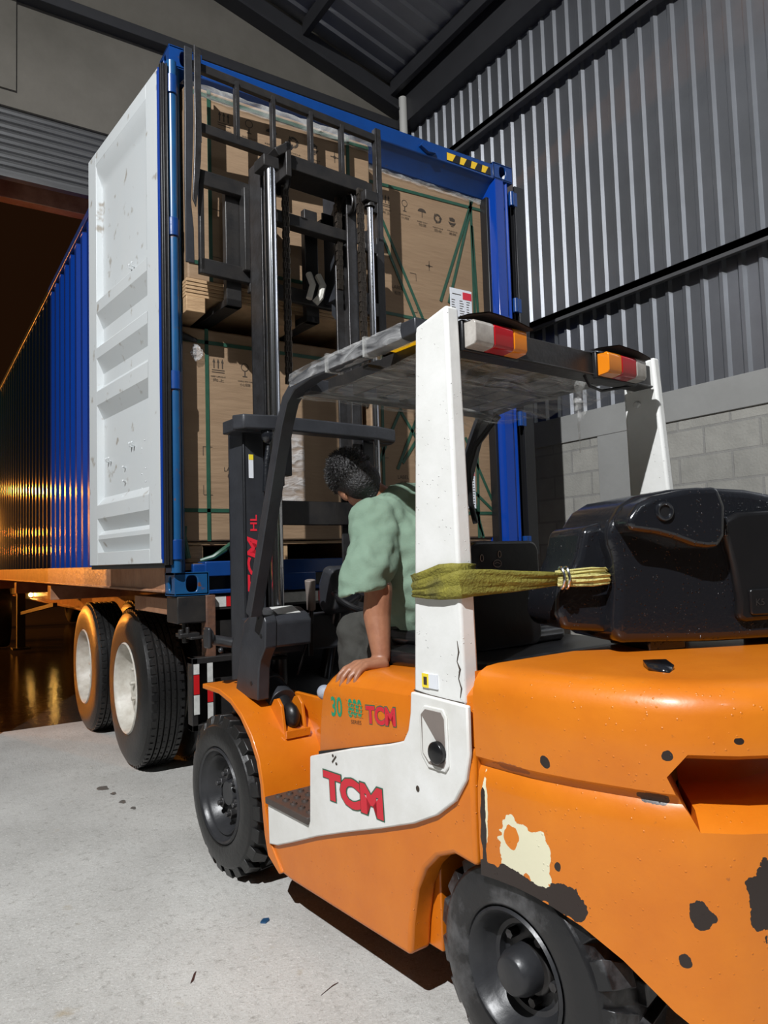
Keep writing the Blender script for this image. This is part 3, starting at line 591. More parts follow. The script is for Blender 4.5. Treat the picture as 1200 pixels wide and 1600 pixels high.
# pallets
def pallet(label, x0, x1, y0, y1, z0, z1, stackn=3):
    p = thing('wooden_pallet', label, 'pallet', ((x0 + x1) / 2, (y0 + y1) / 2, z0), 0, 'pallets under the cartons')
    h = z1 - z0
    for k in range(stackn):
        K(MB().box(x0, x1, y0 + .004 * k, y1, z1 - .018 * (k + 1), z1 - .018 * k - .002).to('deck_board', 'wood', p, bevel=.002))
    for xx in (x0 + .002, (x0 + x1) / 2 - .05, x1 - .102):
        K(MB().box(xx, xx + .10, y0 + .01, y1, z0, z1 - .018 * stackn - .001).to('block', 'wood', p, bevel=.003))
    return p
pallet('plywood edged pallet lifted by the forks below the raised carton', .06, 1.20, -.06, 1.0, 2.60, 2.772, 5)
pallet('low pallet on the container floor under the lower left carton', .10, 1.20, YB + .02, 1.2, 1.307, 1.418, 1)
pallet('low pallet on the container floor under the lower right carton', 1.29, 2.27, YB + .02, 1.2, 1.307, 1.418, 1)
pallet('pallet between the two stacked cartons on the right side', 1.29, 2.30, YB + .02, 1.2, 2.578, 2.718, 1)
mb = MB(); mb.tube([(.16, .07, 1.318), (.22, .04, 1.335), (.28, .03, 1.375), (.31, .05, 1.40), (.33, .06, 1.345)], [.010, .014, .016, .014, .010], 8).tube([(.10, .09, 1.33), (.08, .10, 1.45), (.085, .10, 1.50)], .016, 8)
tag(mb.to('strap_scrap', 'strap_green'), 'loose end of green strapping on the left of the container sill', 'strap')

# ================================================================== TRAILER
trl = thing('container_trailer', 'rusty container trailer chassis under the blue container', 'trailer', (1.2, 1.5, 0))
def k(mb, n, m, bv=.004, parent=None, **kw): return K(mb.to(n, m, parent or trl, bevel=bv, **kw))
for x in (.66, 1.66):
    mb = MB(); mb.box(x, x + .02, .12, CL, .80, 1.12).box(x - .06, x + .08, .12, CL, 1.10, 1.13).box(x - .06, x + .08, .12, CL, .79, .81); k(mb, 'main_beam', 'rusty_rail')
for y in (.02, 3.9, 6.5, 9.5, 11.9): k(MB().box(.02, 2.42, y, y + .18, 1.0, 1.138), 'bolster', 'rusty_rail' if y > 1 else 'dark_steel')
mb = MB(); mb.box(.06, .62, .2, 1.0, 1.03, 1.12)
mb.prism([(.20, 1.12), (.20, .98), (.34, .98), (.62, 1.12)], .10, .13, 'x'); k(mb, 'gusset', 'rusty_rail')
mb = MB(); mb.box(.01, .16, -.01, .17, 1.005, 1.138).cyl((.07, .06, .90), (.07, .06, 1.0), .016).box(.02, .12, -.02, .06, .935, .955).cyl((.03, .0, .93), (.03, .0, .975), .014).cyl((.06, -.01, .94), (.06, -.01, .985), .010).box(.06, .15, -.06, .02, .925, .938)
k(mb, 'twist_lock', 'dark_steel')
mb = MB(); mb.box(.20, 2.24, .02, .14, .86, 1.065); k(mb, 'rear_beam', 'dark_steel')
k(MB().box(.155, .205, -.02, .06, .82, 1.14), 'drop_post', 'old_rust'); k(MB().box(2.235, 2.285, -.02, .06, .82, 1.14), 'drop_post', 'old_rust')
mb = MB(); mb.box(.07, 2.37, -.04, .03, .47, .50).box(.07, 2.37, -.04, .03, .80, .83).box(.07, .10, -.04, .03, .47, .83).box(.07, 2.37, .025, .03, .47, .83); k(mb, 'bumper', 'dark_steel')
x = .215; i = 0
while x < 2.2:
    k(MB().box(x, min(x + (.06 if i == 0 else .27), 2.22), .016, .020, 1.075, 1.13), 'reflective_strip', 'reflect_white' if i % 2 == 0 else 'reflect_red', 0); x += (.062 if i == 0 else .272); i += 1
for x, cols in ((.078, ('reflect_white', 'reflect_red', 'reflect_white')), (.148, ('reflect_white', 'reflect_red', 'reflect_white'))):
    z = .80
    for j, cc in enumerate(cols):
        h = .05 if j == 0 and x < .1 else .095; k(MB().box(x, x + .028, -.044, -.040, z - h, z), 'reflective_strip', cc, 0); z -= h + .004
# wheels
def truck_wheel(cx, cy, side, R_=.505, W=.27, full=True):
    w_ = thing('w', '', ''); bpy.data.objects.remove(w_)
    d = (side, 0, 0); c0 = (cx, cy, R_)          # cx = outer sidewall plane, side = inward direction
    prof = [(.292, .012), (.30, .002), (.36, -.004), (.42, .0), (.455, .006), (.485, .022), (.500, .045)]
    g = .045
    for i in range(5): 
        t0 = .05 + i * .036; prof += [(R_, t0), (R_, t0 + .026), (R_ - .014, t0 + .028), (R_ - .014, t0 + .034)]
    prof += [(R_, .225), (.485, W - .02), (.42, W), (.30, W)]
    mb = MB(); mb.lathe(prof, c0, d, 72); u, v, dd = frame_of(d)
    for i in range(60):
        a = 2 * math.pi * i / 60; rad = math.cos(a) * u + math.sin(a) * v; tan = -math.sin(a) * u + math.cos(a) * v
        mb.obox(Vector(c0) + rad * (R_ - .006) + dd * .052, rad * .011, tan * .018, dd * .014); mb.obox(Vector(c0) + rad * (R_ - .006) + dd * (W - .05), rad * .011, tan * .018, dd * .014)
        for t_ in (.10, .136, .172): mb.obox(Vector(c0) + rad * (R_ - .006) + dd * t_, rad * .010, tan * .013 + dd * .004, dd * .006)
    ty = K(mb.to('tyre', 'rubber', trl, angle=28))
    mb = MB(); mb.lathe([(.296, .004), (.288, -.004), (.280, .004), (.272, .03), (.262, .075), (.25, .10), (.15, .115), (.13, .10), (.0005, .10)], c0, d, 56); rim = mb.to('wheel_rim', 'white_wheel', ty, angle=28)
    mb = MB()
    for i in range(10):
        a = 2 * math.pi * i / 10; rad = math.cos(a) * u + math.sin(a) * v; mb.tube([Vector(c0) + rad * .165 + dd * .11, Vector(c0) + rad * .165 + dd * .075], .014, 6)
    mb.to('wheel_nuts', 'white_wheel', ty); return ty
for y in (1.33, 2.66):
    truck_wheel(.075, y, 1); truck_wheel(.40, y, 1); truck_wheel(2.36, y, -1); k(MB().cyl((.2, y, .505), (2.25, y, .505), .07, 20), 'axle', 'dark_steel')
    mb = MB()
    for i in range(12):
        a0, a1 = R(200 - i * 18), R(200 - (i + 1) * 18)
    k(MB().tube([(.45, y - .16, 1.0), (.45, y - .16, 1.06)], .012, 8), 'stud', 'dark_steel')
k(MB().box(.30, .62, .98, 1.04, .20, .95), 'mud_flap', 'rubber', .002) if False else None
for y in (9.3,): 
    k(MB().box(.35, .47, y, y + .12, .05, 1.0), 'landing_leg', 'dark_steel'); k(MB().box(.28, .54, y - .08, y + .2, .03, .06), 'landing_foot', 'dark_steel'); k(MB().bar((.42, 6.2, .85), (.42, 9.3, .6), .05, .05), 'brace', 'dark_steel')
# tractor unit far ahead, glimpsed under the container
trc = thing('truck_tractor', 'dark truck tractor wheels glimpsed far under the container', 'truck', (1.2, 12, 0))
for y in (10.3, 11.7, 15.2):
    for x in (.05, 2.1):
        mb = MB(); mb.lathe([(.29, .0), (.42, 0), (.49, .03), (.51, .06), (.51, .24), (.49, .28), (.29, .28)], (x, y, .51), (1, 0, 0), 40, closed=True); t = K(mb.to('tyre', 'rubber', trc, angle=30))
        MB().lathe([(.29, .02), (.27, .06), (.15, .10), (.001, .10)], (x, y, .51), (1, 0, 0), 32).to('wheel_rim', 'wheel_grey', t, angle=30)
em = bpy.data.materials.new('lamp_glow'); em.use_nodes = True; em.node_tree.nodes['Principled BSDF'].inputs['Emission Color'].default_value = (1, .55, .12, 1); em.node_tree.nodes['Principled BSDF'].inputs['Emission Strength'].default_value = 40; MATS['lamp_glow'] = em
for q in ((.62, 9.86, .87), (.98, 9.86, .87)):
    K(MB().ell(q, (.035, .03, .035), None, 12).to('marker_lamp', 'lamp_glow', trc))
K(MB().box(.55, 1.9, 9.88, 9.93, .80, .96).to('tail_bar', 'dark_steel', trc)); K(MB().box(.7, .85, 9.9, 16.4, .8, 1.0).to('frame_rail', 'dark_steel', trc)); K(MB().box(1.6, 1.75, 9.9, 16.4, .8, 1.0).to('frame_rail', 'dark_steel', trc))
K(MB().box(.05, 2.4, 13.6, 16.3, .9, 3.3).to('cab', 'dark_steel', trc, bevel=.12, seg=3))
# ================================================================== FORKLIFT (local axes: x to its right, y forward, z up)
FK = thing('forklift', 'orange and white forklift truck lifting a carton into the blue container', 'forklift', (-.0137, -.7233, 0), R(4))
def F(mb, n, m, bv=.004, parent=None, seg=2, angle=35): return mb.to(n, m, parent or FK, bevel=bv, seg=seg, angle=angle)
XC = .60
# --- lower frame, left side with rear wheel arch, and right mirror
arch = [(-1.148, .165), (-1.160, .26), (-1.185, .36), (-1.225, .43), (-1.28, .48), (-1.35, .508), (-1.435, .500)]
low = [(-.40, .160), (-.47, .155)] + arch + [(-1.435, .80), (-1.20, .80), (-1.19, .66), (-.64, .50), (-.64, .41), (-.33, .41), (-.30, .24)]
for a, b in ((.020, .10), (1.10, 1.18)): F(MB().prism(low, a, b, 'x'), 'side_frame', 'orange_paint', .014, seg=3)
mb = MB(); mb.box(.34, .86, -1.10, .30, .17, .50); F(mb, 'chassis', 'dark_steel')
mb = MB()   # orange inner wheel well in front of the rear axle
mb.box(.10, .34, -1.20, -1.13, .17, .60); mb.box(.30, .34, -1.43, -1.13, .17, .60); F(mb, 'wheel_well', 'orange_paint', .005)
# --- white side panel
wh = [(-.332, .415), (-.338, .25), (-.40, .262), (-.50, .30), (-.68, .372), (-.86, .435), (-1.04, .495), (-1.20, .552), (-1.30, .60), (-1.375, .655), (-1.42, .72), (-1.436, .79), (-1.436, .912), (-1.205, .920), (-1.20, .86), (-1.188, .81), (-1.165, .775), (-1.10, .755), (-.90, .705), (-.645, .632), (-.635, .41)]
mb = MB(); mb.prism(wh, .006, .022, 'x'); sp = F(mb, 'side_panel', 'white_panel_paint', .005, seg=2); lab(sp, 'white side panel with red lettering')
# recess with the fuel cap
mb = MB(); mb.prism([(-1.246, .872), (-1.250, .755), (-1.278, .725), (-1.348, .725), (-1.362, .742), (-1.360, .872), (-1.346, .892), (-1.268, .892)], .0, .0065, 'x'); rec = F(mb, 'recess_rim', 'white_panel_paint', .003, sp)
mb = MB(); mb.prism([(-1.254, .866), (-1.258, .760), (-1.283, .735), (-1.345, .735), (-1.354, .752), (-1.352, .866), (-1.340, .883), (-1.273, .883)], -.0008, .004, 'x'); F(mb, 'recess', 'taupe_steel', .002, rec)
mb = MB(); mb.lathe([(.030, 0), (.030, .018), (.024, .022), (.0005, .022)], (.004, -1.326, .775), (-1, 0, 0), 24); F(mb, 'fuel_cap', 'black_plastic', .002, rec)
mb = MB(); mb.add([(-.0015, -1.262, .862), (-.0015, -1.262, .762), (-.0015, -1.285, .742), (-.001, -1.345, .775)], [(0, 1, 2, 3)]); F(mb, 'recess_facet', 'white_panel_paint', 0, rec)
# lettering on the white panel
n_ = (0, -1, 0); u_ = (0, .09, 1)
ux = Vector((0, .08, 1)).normalized()
mb = MB(); text_bm(mb, 'TCM', .100, (.0048, -.733, .510), (0, -1, .03), (0, .06, 1), width=.335, bold=.085, depth=.0003); F(mb, 'lettering_outline', 'dark_green', 0, sp)
mb = MB(); text_bm(mb, 'TCM', .092, (.0042, -.737, .514), (0, -1, .03), (0, .06, 1), width=.327, bold=.055, depth=.0006); F(mb, 'lettering', 'logo_red', 0, sp)
mb = MB(); mb.obox((.0045, -.80, .652), (.0004, 0, 0), (0, .012, -.012), (0, .002, .002)).ell((.005, -.792, .662), (.001, .006, .005), n=8).ell((.005, -.812, .640), (.001, .006, .005), n=8).ell((.005, -1.225, .655), (.001, .008, .009), n=10); F(mb, 'paint_chip', 'ink', 0, sp)
# --- step with studs
mb = MB(); mb.box(-.004, .30, -.635, -.332, .400, .424); st = F(mb, 'step', 'brown_steel', .003)
for i in range(5):
    for j in range(5): MB().lathe([(.014, 0), (.012, .007), (.007, .0065), (.006, .001)], (.035 + j * .048, -.365 - i * .056, .424), (0, 0, 1), 10).to('step_stud', 'brown_steel', st)
mb = MB(); mb.box(.28, .32, -.64, -.33, .17, .60); F(mb, 'step_back', 'orange_paint')
# --- front fender arching over the drive wheel
WC = (.10, .325)
def arcpts(r, a0, a1, n=18): return [(WC[0] + r * math.cos(R(a0 + (a1 - a0) * i / n)), WC[1] + r * math.sin(R(a0 + (a1 - a0) * i / n))) for i in range(n + 1)]
outer = [(.27, .748), (.10, .745)] + [(-.01, .72), (-.10, .675), (-.18, .605), (-.235, .53), (-.262, .45), (-.275, .36), (-.29, .27), (-.315, .20), (-.40, .158)]
inner = [(-.42, .17), (-.34, .25), (-.32, .30), (-.30, .37), (-.285, .46), (-.255, .545), (-.195, .625), (-.11, .695), (-.015, .742), (.10, .767), (.27, .770)]
for a, b in ((.012, .30), (.90, 1.188)):
    mb = MB(); mb.prism(outer + inner, a, b, 'x'); F(mb, 'front_fender', 'orange_paint', .004)
mb = MB(); mb.prism([(-.30, .41), (-.30, .74), (.0, .74), (.25, .76), (.25, .40)], .29, .31, 'x').prism([(-.62, .41), (-.62, .56), (-.30, .60), (-.18, .64), (-.25, .41)], .295, .31, 'x'); F(mb, 'fender_inner_wall', 'orange_paint', .004)
mb = MB(); mb.prism([(-.30, .42), (-.62, .42), (-.66, .66), (-.44, .66), (-.30, .745), (-.2, .70), (-.24, .5)], .30, .32, 'x'); F(mb, 'fender_gusset', 'orange_paint', .005)
# --- floor plate, toe board
mb = MB(); mb.box(.31, 1.05, -.70, .10, .585, .60).add([(.31, .0, .60), (1.05, .0, .60), (1.05, .22, .95), (.31, .22, .95), (.31, .02, .60), (1.05, .02, .60), (1.05, .24, .95), (.31, .24, .95)], [(0, 1, 2, 3), (7, 6, 5, 4), (0, 4, 5, 1), (2, 6, 7, 3)]); F(mb, 'floor_plate', 'black_plastic', .004)
# --- hood with seat on it
hp = [(-.660, .645), (-.668, .73), (-.682, .83), (-.694, .890), (-.712, .917), (-.748, .931), (-.95, .938), (-1.20, .944), (-1.44, .980), (-1.44, .80), (-1.19, .79), (-1.165, .772), (-.90, .700)]
def section(x, k): return [(max(min(y, 9), -9) + (0), z - (k if z > .85 else k * .15)) for y, z in hp]
mb = MB(); P = []
for x, dz, dy in ((.034, .046, .008), (.037, .041, .004), (.062, .020, .002), (.092, .003, 0), (.16, 0, 0), (1.04, 0, 0), (1.108, .003, 0), (1.138, .020, .002), (1.166, .046, .008)):
    P.append([(x, y - (dy if y > -.8 else 0), z - dz * max(0, min(1, (z - .80) / .10))) for y, z in hp])
n = len(hp); vs = [p for row in P for p in row]
fs = [(i * n + j, i * n + (j + 1) % n, (i + 1) * n + (j + 1) % n, (i + 1) * n + j) for i in range(len(P) - 1) for j in range(n)] + [tuple(range(n)), tuple((len(P) - 1) * n + j for j in range(n))]
mb.add(vs, fs); hood = F(mb, 'engine_hood', 'orange_paint', .006, angle=50); lab(hood, 'orange engine hood marked 30 800 SERIES')
mb = MB(); mb.prism([(-.665, .648), (-1.165, .772), (-1.168, .755), (-.665, .625)], .03, .05, 'x'); F(mb, 'hood_gap', 'gasket', 0)
def htext(s, h, y, z, m, w=None, bold=.0, dep=.0005, nm='lettering'):
    mb = MB(); text_bm(mb, s, h, (.0335 - dep, y, z), (0, -1, .09), (0, .05, 1), width=w, bold=bold, depth=0); return F(mb, nm, m, 0, hood)
htext('30', .066, -.748, .778, 'logo_green', .066, .02)
htext('800', .060, -.848, .790, 'logo_green', .078, .03)
htext('SERIES', .012, -.862, .772, 'ink', .058)
htext('TCM', .062, -.945, .783, 'dark_green', .158, .07, .0004, 'lettering_outline'); htext('TCM', .056, -.948, .786, 'logo_red', .152, .045, .0009)
mb = MB()
for i in range(4): mb.box(.0322, .0328, -.93, -.845, .7995 + i * .012, .8012 + i * .012)
F(mb, 'stripe', 'orange_paint', 0, hood)
# --- counterweight: plan outlines at several heights
def cw_ring(z, grow=0.0, nose=0.0):
    pl = [(.020, -1.445), (.020, -1.50), (.022, -1.56), (.024, -1.62), (.030, -1.665), (.045, -1.74), (.070, -1.83), (.100, -1.93), (.135, -1.99), (.19, -2.05), (.28, -2.115), (.40, -2.165), (.52, -2.185)]
    pl = pl + [(1.2 - x, y) for x, y in pl[::-1]]
    out = []
    for x, y in pl:
        c = Vector((.60, -1.60)); v = Vector((x, y)) - c; l = v.length; q = c + v * ((l - grow) / l)
        out.append((q.x, max(-9, q.y if y < -1.45 else y), z))
    return out
def arch_z(y):       # lower edge of the counterweight: rises over the rear wheel
    t = -y
    pts = [(1.44, .485), (1.52, .492), (1.60, .492), (1.66, .482), (1.75, .455), (1.83, .41), (1.90, .36), (1.96, .31), (2.02, .27), (2.10, .24), (2.3, .22)]
    for (a, za), (b, zb_) in zip(pts, pts[1:]):
        if t <= b: return za + (zb_ - za) * max(0, (t - a)) / (b - a)
    return .22
levels = [(1.012, .10), (1.008, .055), (.995, .025), (.975, .008), (.95, 0), (.87, 0), (.82, 0.0), (.785, .002), (.775, .016), (.760, .022), (.745, .012), (.71, .006), (.65, .004), (.58, .004), (.52, .006)]
rings = [cw_ring(z, g) for z, g in levels]
PL = [(x, y) for x, y, _ in cw_ring(0)]
for li, cpos in ((5, 7.75), (6, 7.12), (7, 7.35), (8, 7.45), (9, 7.55), (10, 7.72), (11, 8.0)):
    a_, b_ = rings[li][int(cpos)], rings[li][min(int(cpos) + 1, 8)]; f_ = cpos - int(cpos); rings[li][8] = (a_[0] + (b_[0] - a_[0]) * f_, a_[1] + (b_[1] - a_[1]) * f_, a_[2])
npt = len(rings[0])
low1 = [(x, y, min(.50, arch_z(y)) + (.0 if y > -1.66 else 0)) for x, y, z in cw_ring(.5, .006)]
rings.append([(x, y, z + .012) for x, y, z in low1]); rings.append(low1)
inn = [(x, y, z) for (x, y, _), (_, _, z) in zip(cw_ring(0, .10), low1)]
rings.append(inn)
mb = MB(); vs = [p for r in rings for p in r]
fs = []
# window (the recess in the tail) is left open between these levels and columns
WCOL = range(8, npt - 9)
fs = [(i * npt + j, i * npt + j + 1, (i + 1) * npt + j + 1, (i + 1) * npt + j) for i in range(len(rings) - 1) for j in range(npt - 1) if not (j in WCOL and 5 <= i <= 10)]
fs.append(tuple(range(npt)))                                 # top
mb.add(vs, fs)
# front wall of the casting
nr = len(rings)
mb.add([(.03, -1.445, .50), (1.17, -1.445, .50), (1.17, -1.445, 1.0), (.03, -1.445, 1.0)], [(0, 1, 2, 3)])
# recess liner: slopes in from the opening
iA = 5; iB = 11; j0, j1 = WCOL[0], WCOL[-1] + 1
top = [rings[iA][j] for j in range(j0, j1 + 1)]; bot = [rings[iB][j] for j in range(j0, j1 + 1)]
def inset(p, d, dz): c = Vector((.60, -1.60)); v = (c - Vector((p[0], p[1]))).normalized() * d; return (p[0] + v.x, p[1] + v.y, p[2] + dz)
lip = .05
t1 = [inset(p, .03, -.015) for p in top]; b1 = [inset(p, .05, .03) for p in bot]; t2 = [inset(p, .26, -.03) for p in top]; b2 = [inset(p, .26, .03) for p in bot]
# shape the left end of the opening like a slanted notch
mb.grid([top, t1, t2]); mb.grid([b2, b1, bot]); mb.grid([t2, b2])
lf = [rings[i][8] for i in range(iA, iB + 1)]; li_ = [inset(p, .26, 0) for p in lf]; mb.grid([lf, li_]); mb.add([bot[0], b1[0], b2[0], li_[-1]], [(0, 1, 2, 3)]); mb.add([top[0], t1[0], t2[0], li_[0]], [(0, 1, 2, 3)]); mb.add([top[-1], t1[-1], t2[-1], b2[-1], b1[-1], bot[-1]], [(0, 1, 2, 3, 4, 5)])
cw = F(mb, 'counterweight', 'orange_weight_paint', 0, angle=42); lab(cw, 'chipped orange cast counterweight at the tail')
mb = MB(); mb.prism([(-1.875, .772), (-1.935, .778), (-1.94, .748), (-1.88, .748)], .078, .13, 'x')
# --- rear axle and wheels
def solid_tyre(cx, cy, cz, side, Ro, Rs, W, nl, m, name='tyre', rim_r=.17, yaw=0, lugl=.45):
    c = Vector((cx, cy, cz)); d = Vector((side * math.cos(R(yaw)), side * math.sin(R(yaw)), 0)); u, v, dd = frame_of(d)
    mb = MB(); mb.lathe([(rim_r + .01, .010), (rim_r + .018, .002), (rim_r + .045, -.002), (Rs - .03, .0), (Rs, .008), (Rs + .008, .018), (Ro - .025, .03), (Ro - .022, W / 2), (Ro - .025, W - .03), (Rs, W - .01), (rim_r + .02, W)], c, d, 64)
    for s_, t0, t1 in ((0, .012, W * lugl), (.5, W * (1 - lugl), W - .012)):
        for i in range(nl):
            a = 2 * math.pi * (i + s_) / nl; da = math.pi / nl * .68; tw = .10
            def pt(r, aa, t): return c + dd * t + r * (math.cos(aa) * u + math.sin(aa) * v)
            o0 = t0 if s_ == 0 else t1; i0 = t1 if s_ == 0 else t0
            vs = [pt(Rs - .004, a - da, o0), pt(Rs - .004, a + da, o0), pt(Ro, a + da * .9, o0 + (.014 if s_ == 0 else -.014)), pt(Ro, a - da * .9, o0 + (.014 if s_ == 0 else -.014)),
                  pt(Ro - .03, a - da * .8 + tw, i0), pt(Ro - .03, a + da * .8 + tw, i0), pt(Ro + .002, a + da * .7 + tw, i0), pt(Ro + .002, a - da * .7 + tw, i0)]
            mb.add(vs, [(0, 1, 2, 3), (7, 6, 5, 4), (0, 4, 5, 1), (1, 5, 6, 2), (2, 6, 7, 3), (3, 7, 4, 0)])
    return F(mb, name, m, .003, angle=30), c, d, u, v
def front_wheel(cx, side):
    ty, c, d, u, v = solid_tyre(cx, .10, .325, side, .328, .285, .20, 22, 'rubber', rim_r=.185)
    mb = MB(); mb.lathe([(.196, .006), (.190, -.002), (.182, .003), (.176, .02), (.166, .028), (.160, .020), (.150, .028), (.140, .060), (.128, .075), (.06, .075), (.052, .05), (.048, .045), (.0005, .045)], c, d, 56); rim = F(mb, 'wheel_rim', 'wheel_grey', 0, ty)
    for i in range(6):
        a = R(60 * i + 20); p = c + .082 * (math.cos(a) * u + math.sin(a) * v); mb = MB(); mb.tube([p + d * .075, p + d * .045], .023, 6).tube([p + d * .052, p + d * .03], .011, 10); F(mb, 'wheel_nut', 'worn_steel', .002, rim)
    return ty
front_wheel(0.0, 1); front_wheel(1.2, -1)
for side, cx in ((1, .045), (-1, 1.155)):
    ty, c, d, u, v = solid_tyre(cx, -1.520, .262, side, .286, .250, .25, 17, 'rubber_worn', rim_r=.145, lugl=.44)
    mb = MB(); mb.lathe([(.156, .004), (.150, -.003), (.142, .004), (.130, .035), (.112, .06), (.10, .062), (.10, .085), (.06, .085), (.0005, .085)], c, d, 48); rim = F(mb, 'wheel_rim', 'wheel_grey', 0, ty)
    mb = MB(); mb.lathe([(.058, .085), (.056, .02), (.046, -.004), (.040, -.008), (.0005, -.008)], c, d, 32); F(mb, 'hub_cap', 'wheel_grey', 0, rim)
    for i in range(5):
        a = R(72 * i + 10); p = c + .083 * (math.cos(a) * u + math.sin(a) * v); F(MB().tube([p + d * .09, p + d * .055], .012, 6), 'wheel_nut', 'worn_steel', 0, rim)
F(MB().cyl((.1, -1.535, .262), (1.1, -1.535, .262), .06, 20), 'rear_axle', 'dark_steel'); F(MB().cyl((.1, .10, .325), (1.1, .10, .325), .09, 20), 'drive_axle', 'dark_steel')
# --- overhead guard: posts, rails, slats
def post(x0, x1, inner):
    yf0, yf1, yb0, yb1 = (-1.195, -1.252, -1.408, -1.388) if not inner else (-1.16, -1.262, -1.42, -1.372)
    zb_, zt = .905, 2.000; s = 1 if x0 < .6 else -1; tx = .008
    xo0, xi0, xo1, xi1 = (x0, x1 + tx, x0, x1) if s > 0 else (x1, x0 - tx, x1, x0)
    vs = [(xo0, yf0, zb_), (xi0, yf0, zb_), (xi0, yb0, zb_), (xo0, yb0, zb_), (xo1, yf1, zt - .035), (xi1, yf1, zt - .035), (xi1, yb1, zt - .005), (xo1, yb1, zt - .005)]
    return MB().add(vs, [(3, 2, 1, 0), (4, 5, 6, 7), (0, 1, 5, 4), (1, 2, 6, 5), (2, 3, 7, 6), (3, 0, 4, 7)])
lab(F(post(.026, .076, False), 'guard_post', 'white_paint', .010, seg=3), 'near white post with yellow sling')
def far_post():
    vs = [(1.165, -1.20, .905), (1.128, -1.20, .905), (1.128, -1.40, .905), (1.165, -1.40, .905), (1.068, -1.255, 1.965), (1.028, -1.255, 1.965), (1.028, -1.385, 1.995), (1.068, -1.385, 1.995)]
    return MB().add(vs, [(3, 2, 1, 0), (4, 5, 6, 7), (0, 1, 5, 4), (1, 2, 6, 5), (2, 3, 7, 6), (3, 0, 4, 7)])
rp = lab(F(far_post(), 'guard_post', 'white_paint', .010, seg=3), 'far white post with bolted bracket')
for y, z, x in ((-1.283, 1.895, 1.036), (-1.335, 1.915, 1.034), (-1.305, 1.835, 1.042)): F(MB().lathe([(.013, 0), (.013, .010), (.009, .013), (.0005, .013)], (x, y, z), (-1, 0, 0), 14), 'bolt', 'white_paint', 0, rp)
path = [(-1.30, 1.972), (-.72, 1.962), (-.60, 1.945), (-.535, 1.90), (-.49, 1.82), (-.44, 1.70), (-.30, 1.33), (-.205, 1.09)]
path = [(y + .04, z) for y, z in path]
for a, b in ((.022, .075), (1.015, 1.068)):
    mb = MB(); mb.prism(offpath(path, .046), a, b, 'x'); F(mb, 'guard_rail', 'mast_grey', .004)
F(MB().box(.07, 1.02, -.60, -.53, 1.915, 1.965), 'front_bar', 'mast_grey', .004)
mb = MB(); mb.box(.075, 1.03, -1.37, -1.325, 1.885, 1.965).box(.075, 1.03, -1.38, -1.30, 1.883, 1.891); rb = F(mb, 'rear_bar', 'dark_steel', .004)
for i in range(8):
    x = .15 + i * .112; F(MB().box(x, x + .012, -1.33, -.56, 1.925, 1.972), 'slat', 'dark_steel', .002)
F(MB().box(.07, 1.02, -.96, -.93, 1.922, 1.934), 'cross_slat', 'dark_steel', .002)
# tail lamps on the rear bar
def tail_lamp(x0, order):
    mb = MB(); mb.box(x0 - .006, x0 + .222, -1.392, -1.375, 1.872, 1.962); base = F(mb, 'tail_lamp', 'gasket', .004)
    xs = [(0, .075 if order[0] == 'lens_clear' else .072, order[0]), (.075 if order[0] == 'lens_clear' else .072, .155, order[1]), (.155, .212, order[2])]
    for a, b, m_ in xs: F(MB().prism([(-1.392, 1.878), (-1.392, 1.955), (-1.430, 1.952), (-1.437, 1.944), (-1.437, 1.892), (-1.430, 1.882)], x0 + a, x0 + b - .001, 'x'), {'lens_red': 'red_lens', 'lens_amber': 'amber_lens', 'lens_clear': 'clear_lens'}[m_], m_, .003, base)
    mb = MB(); P = [[(x0 - .012, -1.37, 1.966), (x0 - .012, -1.425, 1.962)], [(x0 + .05, -1.37, 1.976), (x0 + .05, -1.445, 1.974)], [(x0 + .15, -1.37, 1.972), (x0 + .15, -1.450, 1.966)], [(x0 + .232, -1.37, 1.962), (x0 + .232, -1.445, 1.954)]]
    mb.grid(P); mb.grid([[(a, b, c + .004) for a, b, c in row] for row in P]); F(mb, 'lamp_hood', 'brown_steel', 0, base)
    return base
tail_lamp(.088, ('lens_clear', 'lens_red', 'lens_amber')); tail_lamp(.690, ('lens_amber', 'lens_red', 'lens_clear'))
F(MB().tube([(.66, -1.36, 1.885), (.70, -1.35, 1.855), (.78, -1.34, 1.85), (.85, -1.35, 1.865), (.93, -1.37, 1.88), (.96, -1.39, 1.92)], .005, 8), 'lamp_cable', 'gasket', 0)
F(MB().tube([(1.05, -.60, 1.92), (1.02, -.48, 1.80), (1.03, -.42, 1.70), (1.05, -.40, 1.55), (1.06, -.42, 1.45)], .014, 10), 'hose', 'gasket', 0)
# --- cowl, column, levers, steering wheel
mb = MB(); mb.prism([(-.113, .735), (-.125, .86), (-.14, .90), (-.185, .955), (-.192, 1.06), (-.175, 1.085), (-.105, 1.108), (.0, 1.05), (.095, .735)], .085, .14, 'x')
cb = F(mb, 'cowl_bracket', 'mast_grey', .006); 
for y, z in ((-.13, 1.075), (-.155, 1.0), (-.06, .80)): F(MB().cyl((.083, y, z), (.088, y, z), .009, 12), 'bolt_hole', 'gasket', 0, cb)
mb = MB(); mb.prism([(.0, .955), (-.18, .95), (-.188, 1.055), (-.165, 1.08), (-.10, 1.105), (.0, 1.105)], .12, .31, 'x').box(.12, 1.10, -.02, .10, .90, 1.06); cl = F(mb, 'cowl', 'mast_grey', .012, seg=3)
F(MB().add([(.13, -.012, 1.118), (.24, -.012, 1.112), (.25, .07, 1.1365), (.15, .07, 1.1375)], [(0, 1, 2, 3)]), 'white_sticker', 'reflect_white', 0, cl) if False else F(MB().obox((.215, -.125, 1.0975), (.055, 0, 0), (0, .034, .0125), (0, 0, .0012)), 'white_sticker', 'reflect_white', 0, cl)
